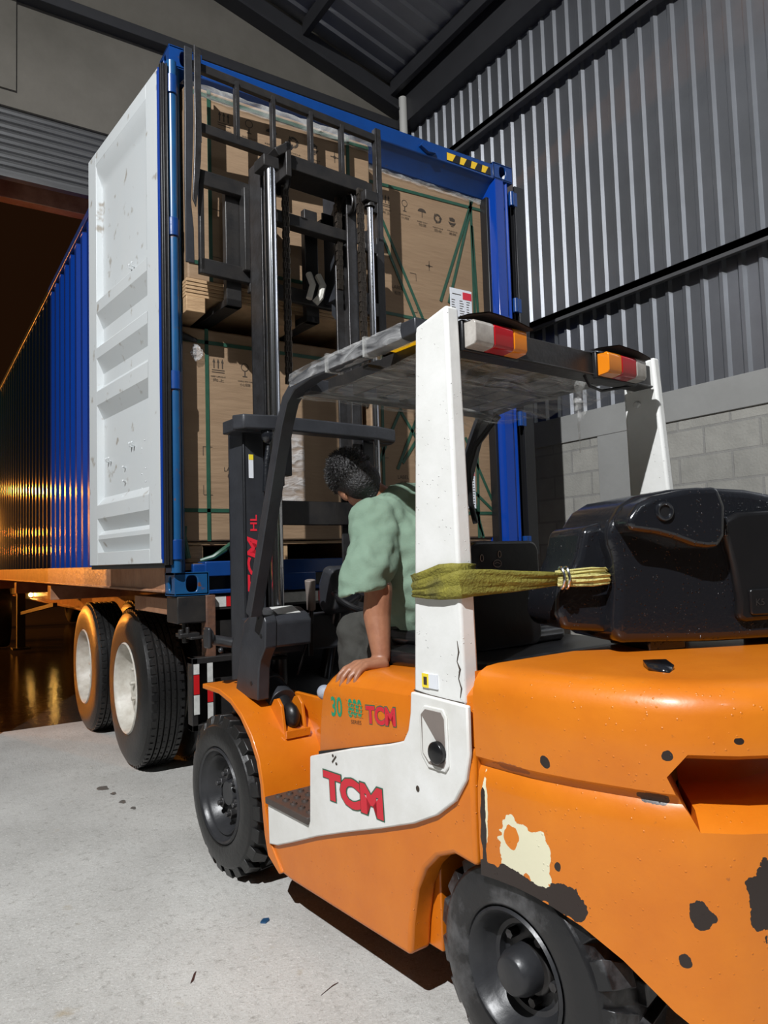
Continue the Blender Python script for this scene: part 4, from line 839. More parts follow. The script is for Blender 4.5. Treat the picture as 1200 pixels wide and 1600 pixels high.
mb = MB(); mb.cyl((.40, -.02, .98), (.385, -.06, 1.09), .010, 10).box(.375, .40, -.045, -.005, .88, 1.03).tube([(.40, -.03, 1.0), (.36, -.03, .90), (.34, 0, .80)], .007, 8); lv = F(mb, 'brake_lever', 'black_plastic', .002)
F(MB().tube([(.385, -.058, 1.085), (.373, -.075, 1.15), (.365, -.085, 1.215)], [.020, .021, .024], 14), 'lever_grip', 'taupe_steel', .002, lv)
mb = MB(); mb.tube([(.56, .12, .75), (.54, .0, 1.02), (.53, -.04, 1.10)], .03, 14); sc_ = F(mb, 'steering_column', 'black_plastic', 0)
t_ = MB(); ring = []; cc = Vector((.62, -.12, 1.14)); ax = Vector((0, -.55, .83)); uu_, vv_, dd_ = frame_of(ax)
t_.tube([cc + .14 * (math.cos(2 * math.pi * i / 32) * uu_ + math.sin(2 * math.pi * i / 32) * vv_) for i in range(33)], .014, 10, caps=False)
for a in (30, 150, 270): t_.tube([cc, cc + .14 * (math.cos(R(a)) * uu_ + math.sin(R(a)) * vv_)], .010, 8)
t_.cyl(cc - ax * .02, cc + ax * .015, .035, 20); F(t_, 'steering_wheel', 'black_plastic', 0, sc_)
mb = MB(); mb.prism([(-.02, 1.05), (-.10, 1.07), (-.13, 1.17), (-.10, 1.26), (-.02, 1.28), (.03, 1.20), (.03, 1.08)], .47, .62, 'x'); F(mb, 'instrument_pod', 'mast_grey', .03, seg=4)
mb = MB()
for i in range(3): mb.tube([(.80 + i * .05, .0, .98), (.80 + i * .05, -.05, 1.12)], .006, 8).ell((.80 + i * .05, -.052, 1.135), (.017,) * 3, n=12)
F(mb, 'hydraulic_levers', 'black_plastic', 0)
mb = MB(); mb.tube([(.08, .10, .955), (.04, .12, .965), (-.005, .13, .975)], .022, 14).lathe([(.032, 0), (.036, .006), (.036, .02), (.030, .026), (.0005, .026)], (-.004, .13, .985), (-1, 0, 0), 20).ell((.02, .09, .93), (.012,) * 3, n=10); F(mb, 'front_lamp', 'wheel_grey', .002)
F(MB().obox((-.028, .115, .985), (.010, 0, 0), (0, .028, 0), (0, 0, .045)), 'lamp_shell', 'wheel_grey', .014, seg=3)
# --- tilt cylinder with its orange lugs
mb = MB(); mb.cyl((.215, .13, .79), (.215, -.09, .705), .064, 24).cyl((.215, .20, .82), (.215, .12, .787), .030, 18).lathe([(.070, 0), (.070, .03)], (.215, .04, .757), (0, -.93, -.36), 24)
tc = F(mb, 'tilt_cylinder', 'mast_grey', .003); F(MB().cyl((.215, -.08, .71), (.205, -.17, .66), .038, 18).ell((.205, -.165, .665), (.036, .055, .055), n=16).obox((.215, -.185, .60), (.020, 0, 0), (0, .012, 0), (0, 0, .06)), 'cylinder_end', 'gasket', 0, tc)
F(MB().tube([(.16, .11, .83), (.17, .09, .865), (.20, .08, .875), (.33, .08, .87)], .008, 10).ell((.155, .03, .745), (.024, .024, .03), n=12).ell((.15, -.02, .70), (.018, .02, .03), n=12), 'hydraulic_fitting', 'gasket', 0, tc)
for x in (.150, .245):
    mb = MB(); mb.prism([(-.13, .735), (-.16, .742), (-.19, .715), (-.225, .55), (-.255, .47), (-.20, .46), (-.10, .60), (-.10, .70)], x, x + .014, 'x'); F(mb, 'cylinder_lug', 'orange_paint', .003)
F(MB().box(.150, .262, -.232, -.222, .59, .622), 'lug_strap', 'orange_paint', .002)
# --- seat
mb = MB(); mb.box(.36, .84, -1.10, -.60, .98, 1.04); F(mb, 'seat_cushion', 'black_plastic', .03, seg=4)
F(MB().box(.225, 1.00, -1.30, -.72, .93, .985), 'seat_base', 'black_plastic', .02, seg=3)
mb = MB(); n = 24; P = []
def rrect(x0, x1, z0, z1, r, n=6):
    o_ = []
    for cx, cz, a in ((x1 - r, z1 - r, 0), (x0 + r, z1 - r, 90), (x0 + r, z0 + r, 180), (x1 - r, z0 + r, 270)):
        o_ += [(cx + r * math.cos(R(a + 90 * i / n)), cz + r * math.sin(R(a + 90 * i / n))) for i in range(n + 1)]
    return o_
mb.prism(rrect(.345, .690, .985, 1.348, .045), -1.11, -1.04, 'y'); sb = F(mb, 'seat_back', 'black_plastic', .01, seg=3)
mb = MB(); mb.tube([(.475 + .019 * math.cos(2 * math.pi * i / 24), -1.112, 1.272 + .012 * math.sin(2 * math.pi * i / 24)) for i in range(25)], .0015, 6, caps=False); mb.tube([(.462, -1.112, 1.272), (.475, -1.112, 1.276), (.488, -1.112, 1.271)], .001, 6); F(mb, 'emblem', 'taupe_steel', 0, sb)
for cx, cz in ((.403, 1.292), (.487, 1.303)): F(MB().tube([(cx + .007 * math.cos(2 * math.pi * i / 16), -1.112, cz + .011 * math.sin(2 * math.pi * i / 16)) for i in range(17)], .0015, 6, caps=False), 'slot_rim', 'taupe_steel', 0, sb)
# --- mast
mast = F(MB().box(.30, .92, .30, .34, 1.48, 1.60).prism([(.32, 1.60), (.36, 1.60), (.34, 1.66), (.32, 1.70)], .30, .34, 'x'), 'mast_cross_plate', 'dark_steel', .004); lab(mast, 'black plate across the lower mast')
def channel(x0, x1, y0, y1, z0, z1, open_in, t=.016):
    mb = MB(); xa = x0 if open_in > 0 else x1 - t; mb.box(xa, xa + t, y0, y1, z0, z1); mb.box(x0, x1, y0, y0 + t, z0, z1).box(x0, x1, y1 - t, y1, z0, z1); return mb
F(channel(.195, .300, .20, .36, .12, 1.955, 1), 'outer_channel', 'mast_grey', .004); F(channel(.88, .985, .20, .36, .12, 1.955, -1), 'outer_channel', 'mast_grey', .004)
F(channel(.322, .388, .215, .345, .60, 3.26, 1, .014), 'inner_channel', 'worn_steel', .003); F(channel(.825, .888, .215, .345, .60, 3.22, -1, .014), 'inner_channel', 'worn_steel', .003)
mb = MB(); mb.prism([(.13, .175), (.16, .12), (.30, .085), (.90, .085), (1.03, .12), (1.06, .175), (1.04, .20), (.88, .165), (.32, .165), (.15, .20)], 1.905, 1.972, 'z'); F(mb, 'mast_top_tie', 'mast_grey', .008, seg=3)
mb = MB(); mb.prism([(.14, 1.96), (.30, 1.96), (.30, 1.90), (.14, 1.90)], .17, .30, 'y').prism([(.90, 1.96), (1.05, 1.96), (1.05, 1.90), (.90, 1.90)], .17, .30, 'y'); F(mb, 'tie_end', 'mast_grey', .006)
F(MB().box(.42, .96, .16, .33, 3.225, 3.295).box(.41, .44, .12, .33, 3.16, 3.33).obox((.40, .17, 3.29), (.04, 0, .03), (0, .05, 0), (-.012, 0, .016)), 'mast_head_beam', 'dark_steel', .004)
F(MB().box(.36, .85, .24, .30, 2.98, 3.04), 'carriage_tie', 'dark_steel', .004)
for x in (.318, .905):
    rod = F(MB().cyl((x, .12, 1.0), (x, .12, 3.17), .029 if x < .6 else .0165, 24), 'lift_rod', 'chrome', 0)
    mb = MB(); mb.box(x - .045, x + .035, .09, .19, 3.155, 3.21).lathe([(.028, 0), (.028, .02)], (x, .12, 3.135), (0, 0, 1), 20); F(mb, 'rod_head', 'dark_steel', .003, rod)
    F(MB().cyl((x, .12, .25), (x, .12, 1.0), .036, 24), 'lift_cylinder', 'mast_grey', 0)
def chain(x, y, z0, z1, wd=.020):
    mb = MB(); z = z0; i = 0; p_ = .026
    while z < z1:
        for dx in (-wd, -wd * .35, wd * .35, wd):
            off = 0 if i % 2 == 0 else .003
            mb.obox((x + dx + off, y, z + p_ / 2), (.0022, 0, 0), (0, .010, 0), (0, 0, .0155))
        mb.cyl((x - wd - .004, y, z), (x + wd + .004, y, z), .0055, 8); z += p_; i += 1
    return F(mb, 'lift_chain', 'chain_steel', 0)
chain(.445, .20, 2.16, 3.24, .013); chain(.415, .28, 2.90, 3.22, .011); chain(.858, .14, 2.16, 3.20, .014); chain(.80, .26, 2.72, 3.2, .013)
for x in (.445, .84):
    F(MB().lathe([(.055, 0), (.060, .004), (.052, .008), (.052, .022), (.060, .026), (.055, .03)], (x - .015, .22, 3.17), (1, 0, 0), 28), 'chain_sheave', 'worn_steel', 0)
# hose bracket hanging from the tie, with bolt
mb = MB(); mb.box(.40, .455, .20, .25, 1.71, 1.93).box(.385, .40, .19, .24, 1.68, 1.74).cyl((.405, .215, 1.66), (.405, .215, 1.72), .012, 12); F(mb, 'chain_anchor', 'mast_grey', .006)
F(MB().tube([(.30, .14, 1.86), (.275, .13, 1.75), (.262, .12, 1.62)], .013, 10).ell((.295, .13, 1.885), (.045, .03, .045), n=16), 'work_lamp', 'black_gloss', 0)
# sticker and vertical lettering on the left channel
F(MB().box(.222, .245, .1975, .1995, 1.69, 1.80), 'mast_sticker', 'label_white', 0); F(MB().box(.222, .245, .197, .1974, 1.775, 1.80), 'mast_sticker_top', 'label_yellow', 0); F(MB().box(.278, .286, .1975, .1995, 1.22, 1.30), 'mast_sticker_strip', 'label_yellow', 0)
mb = MB(); text_bm(mb, 'TCM', .062, (.268, .199, 1.165), (0, 0, 1), (-1, 0, 0), width=.255, bold=.03, depth=.001, shear=.25); text_bm(mb, 'HL', .034, (.258, .199, 1.445), (0, 0, 1), (-1, 0, 0), width=.075, bold=.02, depth=.001); F(mb, 'mast_lettering', 'logo_bright_red', 0)
# --- carriage, forks and bent load backrest
YBk = .50
mb = MB(); mb.box(.13, .155, YBk, YBk + .03, 2.76, 3.28).box(.13, .46, YBk, YBk + .035, 3.20, 3.28).box(.13, .46, YBk, YBk + .035, 2.745, 2.825).box(.36, .44, YBk - .03, YBk + .03, 2.80, 3.24)
mb.box(1.18, 1.205, YBk, YBk + .03, 2.79, 3.24).box(.86, 1.205, YBk, YBk + .035, 3.14, 3.22).box(.86, 1.205, YBk, YBk + .035, 2.775, 2.85)
mb.box(.40, .92, YBk, YBk + .035, 3.11, 3.19).box(.40, .92, YBk, YBk + .035, 2.70, 2.78)
cr = F(mb, 'carriage', 'dark_steel', .005); lab(cr, 'black steel fork carriage')
mb = MB(); mb.box(.86, .90, YBk - .14, YBk, 2.72, 3.34); mb.add([(.90, YBk - .05, 2.62), (.99, YBk - .08, 2.70), (1.0, YBk - .08, 2.95), (.93, YBk - .05, 3.10), (.95, YBk - .05, 3.34), (.89, YBk - .05, 3.34), (.87, YBk - .05, 2.65)], [(0, 1, 2, 3, 4, 5, 6)]); F(mb, 'carriage_cheek', 'mast_grey', .004, cr)
mb = MB(); mb.box(.40, .44, YBk - .14, YBk, 2.72, 3.30); F(mb, 'carriage_cheek', 'mast_grey', .004, cr)
F(MB().box(.78, .90, YBk - .10, YBk - .02, 3.13, 3.15).box(.79, .90, YBk - .10, YBk - .09, 3.10, 3.19), 'step_bracket', 'worn_steel', .002, cr)
for x in (.285, .76):
    F(MB().box(x, x + .085, YBk + .035, YBk + .075, 2.62, 3.26).prism([(YBk + .035, 2.62), (YBk + .035, 2.66), (YBk + 1.1, 2.645), (YBk + 1.15, 2.63), (YBk + 1.1, 2.62)], x, x + .085, 'x'), 'fork', 'dark_steel', .004)
F(MB().tube([(.80, YBk - .03, 2.86), (.81, YBk - .06, 2.80), (.79, YBk - .06, 2.73), (.77, YBk - .04, 2.70)], .020, 8), 'rag', 'rag_white', 0, cr); F(MB().tube([(.74, YBk - .03, 2.86), (.745, YBk - .06, 2.79), (.72, YBk - .06, 2.71)], .018, 8), 'rag', 'rag_white', 0, cr)
bk = F(MB().box(.10, 1.30, YBk + .01, YBk + .04, 3.80, 3.845), 'backrest_top_bar', 'dark_steel', .004); lab(bk, 'top bar of the load backrest')
mb = MB(); mb.prism([(.048, 2.775), (.046, 3.2), (.050, 3.5), (.052, 3.88), (.094, 3.88), (.096, 3.50), (.088, 3.30), (.078, 3.08), (.090, 2.95), (.092, 2.775)], YBk - .02, YBk - .008, 'y'); F(mb, 'backrest_side_bar', 'mast_grey', .003, bk)
mb = MB(); mb.prism([(.098, 3.90), (.098, 3.50), (.094, 3.32), (.082, 3.10), (.100, 3.06), (.128, 3.30), (.135, 3.50), (.132, 3.88)], YBk - .03, YBk - .018, 'y').box(.128, .134, YBk - .03, YBk + .03, 3.40, 3.88); F(mb, 'backrest_side_bar', 'worn_steel', .003, bk)
mb = MB(); mb.box(1.25, 1.290, YBk, YBk + .012, 3.18, 3.88).box(1.25, 1.262, YBk, YBk + .04, 3.18, 3.88); F(mb, 'backrest_side_bar', 'worn_steel', .003, bk); F(MB().box(1.235, 1.29, YBk, YBk + .03, 2.62, 3.20), 'backrest_side_bar', 'dark_steel', .003, bk)
for za, zb2 in ((3.35, 3.44), (3.10, 3.16), (2.72, 2.80)): F(MB().box(1.15, 1.25, YBk, YBk + .03, za, zb2), 'backrest_gusset', 'dark_steel', .003, bk)
F(MB().box(.14, 1.18, YBk + .0, YBk + .04, 3.475, 3.525), 'backrest_lower_bar', 'dark_steel', .004, bk)
for x, z in ((.348, 3.50), (.562, 3.40), (.80, 3.50), (1.01, 3.50)): F(MB().box(x - .011, x + .011, YBk + .0, YBk + .012, z, 3.82).box(x - .011, x - .006, YBk, YBk + .035, z, 3.82), 'backrest_bar', 'worn_steel', .002, bk)
# fuel sticker on the post
s_ = F(MB().box(.0215, .0285, -1.305, -1.240, .936, .975), 'post_sticker', 'label_white', 0); F(MB().box(.0205, .0215, -1.268, -1.240, .936, .975), 'sticker_field', 'label_yellow', 0, s_); F(MB().box(.0198, .0205, -1.262, -1.248, .944, .966), 'pump_symbol', 'ink', 0, s_)
F(MB().tube([(.0245, -1.20, .922), (.0245, -1.26, .916), (.0245, -1.34, .913), (.0245, -1.405, .912)], .0022, 6), 'panel_seam', 'ink', 0)
# ================================================================== CAST BLOCK STRAPPED ON THE TAIL
FKM = Matrix.Translation((-.0137, -.7233, 0)) @ Matrix.Rotation(R(4), 4, 'Z')
def at_fk(o, lx=0, ly=0, lz=0, rz=0.0):
    v = FKM @ Vector((lx, ly, lz)); o.location = v; o.rotation_euler = (0, 0, R(4) + rz); return o
bang = math.atan2(-.44, .898)
BLK = at_fk(thing('counterweight_block', 'large glossy black moulded block strapped on top of the orange tail', 'counterweight'), .45, -1.58, 0, bang)
# local axes: x along the face (to the right), y away from the viewer's side, z up
body = [(-.003, 1.060), (.03, 1.040), (.30, 1.030), (.62, 1.030), (.80, 1.06), (.84, 1.15), (.82, 1.30), (.72, 1.40), (.58, 1.452), (.45, 1.475), (.30, 1.483), (.20, 1.477), (.09, 1.458), (.04, 1.43), (.005, 1.385), (-.012, 1.345), (.008, 1.28), (.012, 1.20), (.0, 1.11)]
mb = MB(); mb.prism(body, .0, .34, 'y'); bb = F(mb, 'block_body', 'black_gloss', .028, BLK, seg=5)
mb = MB(); mb.prism([(-.145, 1.125), (-.13, 1.085), (-.10, 1.078), (.06, 1.062), (.10, 1.30), (.08, 1.385), (.0, 1.385), (-.055, 1.372), (-.075, 1.29), (-.098, 1.245), (-.132, 1.21), (-.14, 1.17)], .055, .30, 'y'); lb = F(mb, 'end_lobe', 'black_gloss', .022, BLK, seg=4)
# protruding ledge with its hex hole
mb = MB()
top_ = [(.015, 1.395), (.05, 1.436), (.10, 1.458), (.20, 1.474), (.30, 1.478)]
fr_ = [(.025, 1.355), (.10, 1.345), (.15, 1.332), (.215, 1.308), (.255, 1.302), (.292, 1.303), (.315, 1.335), (.322, 1.42), (.300, 1.476), (.20, 1.470), (.10, 1.452), (.05, 1.43), (.012, 1.385)]
mb.prism(fr_, -.075, .03, 'y'); lg = F(mb, 'ledge', 'black_gloss', .020, BLK, seg=4)
F(MB().tube([(.125 + .022 * math.cos(2 * math.pi * i / 24), -.078, 1.408 + .022 * math.sin(2 * math.pi * i / 24)) for i in range(25)], .006, 8, caps=False), 'hole_rim', 'black_gloss', 0, lg)
F(MB().cyl((.125, -.0775, 1.408), (.125, -.0765, 1.408), .021, 6), 'hex_hole', 'gasket', 0, lg)
# raised cover panel with a cast plate
mb = MB(); mb.prism([(.335, 1.375), (.352, 1.335), (.372, 1.25), (.385, 1.15), (.378, 1.10), (.40, 1.085), (.70, 1.095), (.74, 1.14), (.73, 1.28), (.66, 1.36), (.52, 1.410), (.40, 1.405)], -.022, .03, 'y'); pnl = F(mb, 'cover_panel', 'black_plastic', .014, BLK, seg=3)
mb = MB(); mb.prism(rrect(.415, .66, 1.105, 1.180, .010), -.030, -.015, 'y'); pl_ = F(mb, 'cast_plate', 'black_plastic', .004, pnl)
mb = MB(); text_bm(mb, 'K5', .020, (.430, -.031, 1.132), (1, 0, 0), (0, 0, 1), depth=.0005, bold=.02); text_bm(mb, '4', .018, (.485, -.031, 1.133), (1, 0, 0), (0, 0, 1), depth=.0005); F(mb, 'cast_lettering', 'dark_steel', 0, pl_)
F(MB().box(.345, .358, -.028, -.01, 1.335, 1.392), 'raised_rib', 'black_gloss', .004, BLK)
F(MB().cyl((.02, .052, 1.228), (.02, .058, 1.228), .026, 24), 'lifting_hole', 'gasket', 0, lb)
for x in (.12, .60): F(MB().box(x, x + .12, .03, .26, 1.010, 1.045), 'foot', 'black_gloss', .006, BLK)
tg = at_fk(MB().add([(0, 0, 0), (.06, -.015, .006), (.12, .0, .012), (.155, .03, .006), (.10, .055, .012), (.03, .045, .01), (.01, .02, .004)], [(0, 1, 2, 3, 4, 5, 6)]).to('rubber_scrap', 'black_gloss'), .26, -1.86, 1.016, R(35))
tg.modifiers.new('s', 'SOLIDIFY').thickness = .012; tag(tg, 'small glossy black rubber scrap lying on the orange tail', 'scrap')

# ================================================================== SLING
SL = at_fk(thing('lifting_sling', 'yellow green webbing sling tied round the near white post', 'sling', (0, 0, 0)), 0, 0, 0)
def ribbon(pts, hs, m, name, th=.004, par=None, tw=None):
    """webbing that follows pts (centre line), hs = half heights"""
    mb = MB(); P = []; Q = []; k = len(pts)
    n = 6
    for i, p in enumerate(pts):
        p = Vector(p); d = (Vector(pts[min(i + 1, k - 1)]) - Vector(pts[max(i - 1, 0)])).normalized(); up = Vector((0, 0, 1)); up = (up - d * up.dot(d)).normalized(); nn = d.cross(up)
        if tw: a = R(tw[i]); up, nn = up * math.cos(a) + nn * math.sin(a), nn * math.cos(a) - up * math.sin(a)
        row = []
        for j in range(n + 1):
            t = j / n * 2 - 1; row.append(p + up * hs[i] * t + nn * (.0035 * math.sin(j * 2.1 + i * .9)))
        P.append(row)
    mb.grid(P); o_ = F(mb, name, m, 0, par or SL); s_m = o_.modifiers.new('s', 'SOLIDIFY'); s_m.thickness = th; s_m.offset = 0; return o_
X0 = .018
ribbon([(.09, -1.20, 1.235), (.05, -1.205, 1.228), (X0, -1.215, 1.220), (X0 - .002, -1.28, 1.232), (X0 - .002, -1.34, 1.246), (X0 - .001, -1.385, 1.252), (X0 + .006, -1.404, 1.253), (.055, -1.408, 1.253), (.085, -1.404, 1.252)], [.030, .030, .030, .032, .034, .030, .028, .028, .026], 'sling_web', 'upper_wrap')
ribbon([(.09, -1.196, 1.205), (.04, -1.205, 1.203), (X0 - .004, -1.222, 1.203), (X0 - .007, -1.28, 1.205), (X0 - .007, -1.34, 1.213), (X0 - .006, -1.385, 1.221), (X0 + .002, -1.412, 1.225), (.06, -1.420, 1.228), (.12, -1.428, 1.228), (.19, -1.450, 1.226), (.26, -1.478, 1.226), (.33, -1.505, 1.228)],
       [.010, .012, .014, .020, .030, .035, .037, .036, .034, .028, .022, .018], 'sling_web', 'lower_wrap', tw=[0, 0, 0, 0, 0, 0, 0, 4, 8, 12, 16, 20])
ribbon([(.06, -1.414, 1.238), (.12, -1.422, 1.243), (.19, -1.443, 1.240), (.26, -1.470, 1.236), (.335, -1.50, 1.233)], [.014, .016, .016, .016, .014], 'sling_web', 'upper_ply', tw=[0, -8, -14, -22, -30])
ribbon([(.31, -1.500, 1.222), (.36, -1.522, 1.220), (.41, -1.545, 1.221), (.455, -1.565, 1.224), (.485, -1.55, 1.226)], [.014, .015, .016, .014, .010], 'sling_pale', 'lower_eye', tw=[10, 14, 10, 5, 0], th=.005)
ribbon([(.31, -1.495, 1.240), (.36, -1.517, 1.243), (.41, -1.540, 1.247), (.45, -1.555, 1.248), (.482, -1.545, 1.240)], [.010, .010, .010, .009, .007], 'sling_pale', 'upper_eye', tw=[-10, -10, -5, 0, 0], th=.005)
for q in (0, .014):
    mb = MB(); mb.tube([(.322 + q + .006 * math.cos(2 * math.pi * i / 20), -1.503 - q * .45 + .016 * math.cos(2 * math.pi * i / 20), 1.231 + .030 * math.sin(2 * math.pi * i / 20)) for i in range(21)], .0042, 8, caps=False); F(mb, 'shackle_ring', 'chrome', 0, SL)

# ================================================================== FILM AND CARD ON THE GUARD
FM = at_fk(thing('stretch_film', 'clear stretch film wrapped under the overhead guard of the forklift', 'plastic film', (0, 0, 0)))
mb = MB(); P = []
for i in range(41):
    u = i / 40; row = []
    for j in range(25):
        v = j / 24; x = .05 + u * .98; yr = -1.262; yf = -.52; y = yr + (yf - yr) * v
        sag = -.022 * math.sin(math.pi * v) * (1 - .3 * math.sin(math.pi * u)); cr_ = (.012 if u < .6 else .030) * noise.noise(Vector((x * 6, y * 11, 2.3)))
        row.append((x, y, 1.905 + sag + cr_ - (.018 * max(0, u - .55) / .45)))
    P.append(row)
mb.grid(P); F(mb, 'film_sheet', 'film', 0, FM, angle=60)
mb = MB(); P = []
for i in range(34):
    t = i / 33; y = -1.20 + t * .66; row = []
    for j in range(9):
        a = 2 * math.pi * j / 8; k_ = .033 + .003 * noise.noise(Vector((y * 30, j, 1))); row.append((.0485 + (k_ + .001) * 1.0 * math.copysign(abs(math.cos(a)) ** .5, math.cos(a)), y, 1.972 - .010 * max(0, (t - .8) * 4) + (k_ - .004) * math.copysign(abs(math.sin(a)) ** .5, math.sin(a)) - .002))
    P.append(row)
mb.grid(P); F(mb, 'rail_wrap', 'film_thin', 0, FM, angle=60)
for y0 in (-1.02, -.80): F(MB().box(.0145, .082, y0, y0 + .012, 1.936, 2.000), 'film_band', 'film', 0, FM)
mb = MB()
mb.tube([(.80, -1.30, 1.985), (.805, -1.26, 1.93), (.80, -1.235, 1.885)], [.012, .015, .012], 8); F(mb, 'film_knot', 'film', 0, FM)
t_ = crumple('film_tail', .81, -1.225, 1.845, .030, .025, .060, 'film', 9, parent=FM)
F(MB().tube([(.805, -1.225, 1.80), (.80, -1.222, 1.75), (.806, -1.22, 1.70), (.804, -1.22, 1.655)], [.009, .005, .004, .002], 8), 'film_strand', 'film_thin', 0, FM)
YC = at_fk(MB().box(-.30, .30, -.15, .13, 0, .003).to('plastic_sheet', 'yellow_sheet'), .385, -1.13, 1.9735); tag(YC, 'yellow sheet lying on top of the overhead guard slats', 'sheet')

# ================================================================== DRIVER
def blob(mb, name, m, par, voxel=.007, sm=5, disp=None):
    o_ = mb.to(name, m, par); r_ = o_.modifiers.new('r', 'REMESH'); r_.mode = 'VOXEL'; r_.voxel_size = voxel; r_.use_smooth_shade = True
    if sm: s_ = o_.modifiers.new('s', 'SMOOTH'); s_.factor = .5; s_.iterations = sm
    if disp:
        for (st, sc_t, kind) in disp:
            tx = bpy.data.textures.new('folds', 'CLOUDS'); tx.noise_scale = sc_t; tx.noise_depth = 1
            d_ = o_.modifiers.new('d', 'DISPLACE'); d_.texture = tx; d_.strength = st; d_.mid_level = .5; d_.texture_coords = 'LOCAL'
    return o_
PS = at_fk(thing('person', 'person in a sage green t-shirt leaning from the forklift seat, hand on orange hood', 'person', (0, 0, 0)), 0, 0, 0)
HC = Vector((.325, -.50, 1.605))                                  # head centre
f_ = Vector((.36, .84, -.36)).normalized(); up_ = Vector((-.50, .30, .80)); up_ = (up_ - f_ * up_.dot(f_)).normalized(); rt_ = f_.cross(up_)
HM = Matrix((rt_, f_, up_)).transposed()
def H_(x, y, z): return HC + rt_ * x + f_ * y + up_ * z
hrot = HM.to_quaternion().to_euler()
mb = MB()
mb.ell(H_(0, -.008, .020), (.077, .097, .092), hrot, 20); mb.ell(H_(0, .018, -.045), (.062, .072, .075), hrot, 16)
mb.cap(H_(0, .055, -.075), .034, H_(0, .035, -.06), .045)         # jaw and chin
mb.ell(H_(0, .098, -.025), (.012, .018, .020), hrot, 10); mb.cap(H_(0, .085, .02), .010, H_(0, .100, -.02), .012)   # nose
mb.ell(H_(-.018, .088, -.062), (.014, .010, .006), hrot, 8); mb.ell(H_(.018, .088, -.062), (.014, .010, .006), hrot, 8)   # lips
for s in (-1, 1):
    mb.ell(H_(s * .078, -.005, -.018), (.010, .020, .032), hrot, 12); mb.ell(H_(s * .03, .078, .015), (.020, .016, .010), hrot, 8)
NB = Vector((.435, -.60, 1.490))
mb.cap(H_(0, -.02, -.06), .058, NB, .064)
# torso core hidden under the shirt
mb.cap((.43, -.60, 1.46), .10, (.50, -.66, 1.25), .13); mb.cap((.50, -.66, 1.25), .13, (.57, -.72, 1.10), .13)
mb.cap((.31, -.66, 1.425), .06, (.60, -.56, 1.50), .06)
# left arm: shoulder, elbow, wrist
SH = Vector((.275, -.675, 1.420)); EL = Vector((.218, -.775, 1.175)); WR = Vector((.198, -.815, .962))
mb.cap(SH, .055, EL + Vector((0, 0, .02)), .050); mb.cap(EL + Vector((.004, -.004, .02)), .050, EL + Vector((-.004, 0, -.07)), .050); mb.cap(EL + Vector((-.004, 0, -.07)), .050, WR, .032); mb.cap(WR, .029, WR + Vector((-.01, .01, -.02)), .029)
mb.ell(EL + Vector((.006, -.030, .0)), (.026, .022, .034), None, 12)
# palm on the hood, fingers forward over its edge
PW = WR + Vector((-.012, -.010, -.022)); kn = [Vector((.118 - .006 * abs(i - 1.4), -.786 - i * .0215, .950 - .003 * abs(i - 1.5))) for i in range(4)]
for i in range(4): mb.cap(PW + Vector((-.004, .018 - i * .012, .002)), .023, kn[i], .0150)
mb.cap(PW, .026, (kn[1] + kn[2]) / 2 + Vector((.02, 0, -.003)), .021)
fl_ = [.037, .043, .040, .033]
for i in range(4):
    sp_ = (1.5 - i) * .16; L_ = fl_[i]
    d1 = Vector((-.92, sp_, -.30)).normalized(); d2 = Vector((-.70, sp_ * .7, -.68)).normalized(); d3 = Vector((-.30, sp_ * .4, -.95)).normalized()
    a = kn[i]; b = a + d1 * L_ * 1.05; c_ = b + d2 * L_ * .80; e_ = c_ + d3 * L_ * .62
    mb.cap(a, .0125, b, .0108, 10); mb.cap(b, .0108, c_, .0098, 10); mb.cap(c_, .0098, e_, .0086, 10)
tb0 = PW + Vector((-.005, .024, -.002)); mb.cap(tb0, .016, tb0 + Vector((-.022, .034, -.004)), .013, 10); mb.cap(tb0 + Vector((-.022, .034, -.004)), .0125, tb0 + Vector((-.046, .052, -.012)), .0095, 10)
# right arm resting on the steering side, mostly hidden
mb.cap((.63, -.55, 1.49), .055, (.74, -.36, 1.27), .044); mb.cap((.74, -.36, 1.27), .044, (.72, -.20, 1.18), .028); mb.cap((.72, -.20, 1.18), .03, (.71, -.15, 1.165), .026)
for i in range(4): mb.cap((.690 + i * .018, -.145, 1.165), .010, (.690 + i * .018, -.10, 1.145), .009, 8); mb.cap((.690 + i * .018, -.10, 1.145), .009, (.690 + i * .018, -.09, 1.12), .008, 8)
mb.cap((.69, -.17, 1.165), .012, (.665, -.13, 1.15), .010, 8)
body_ = blob(mb, 'body', 'skin', PS, .0048, 4)
# nails
mb = MB()
# hair: cropped, over crown, back and sides
mb = MB(); mb.ell(H_(0, -.022, .034), (.089, .104, .098), hrot, 24); mb.ell(H_(0, -.050, -.030), (.078, .068, .070), hrot, 20); mb.cap(H_(0, -.045, -.055), .056, H_(.0, -.035, -.085), .048)
rn = random.Random(11)
for i in range(1500):
    a, b = rn.uniform(0, 2 * math.pi), rn.uniform(-.25, 1); s_ = math.sqrt(max(0, 1 - b * b)); lx, ly, lz = s_ * math.cos(a), s_ * math.sin(a), b
    if ly > .75 and lz < .5: continue
    p0 = H_(lx * .086, -.022 + ly * .101, .034 + lz * .095); dr = (rt_ * (lx + rn.uniform(-.35, .35)) + f_ * (ly + rn.uniform(-.2, .6)) + up_ * (lz * .8 + rn.uniform(-.4, .3))).normalized(); q_ = p0 + dr * rn.uniform(.010, .020)
    u1 = frame_of(dr)[0] * .0016; v1 = frame_of(dr)[1] * .0016; mb_t = None
    HT = globals().setdefault('HT_', MB()); HT.add([p0 + u1, p0 - u1 * .5 + v1, p0 - u1 * .5 - v1, q_], [(0, 1, 3), (1, 2, 3), (2, 0, 3)])
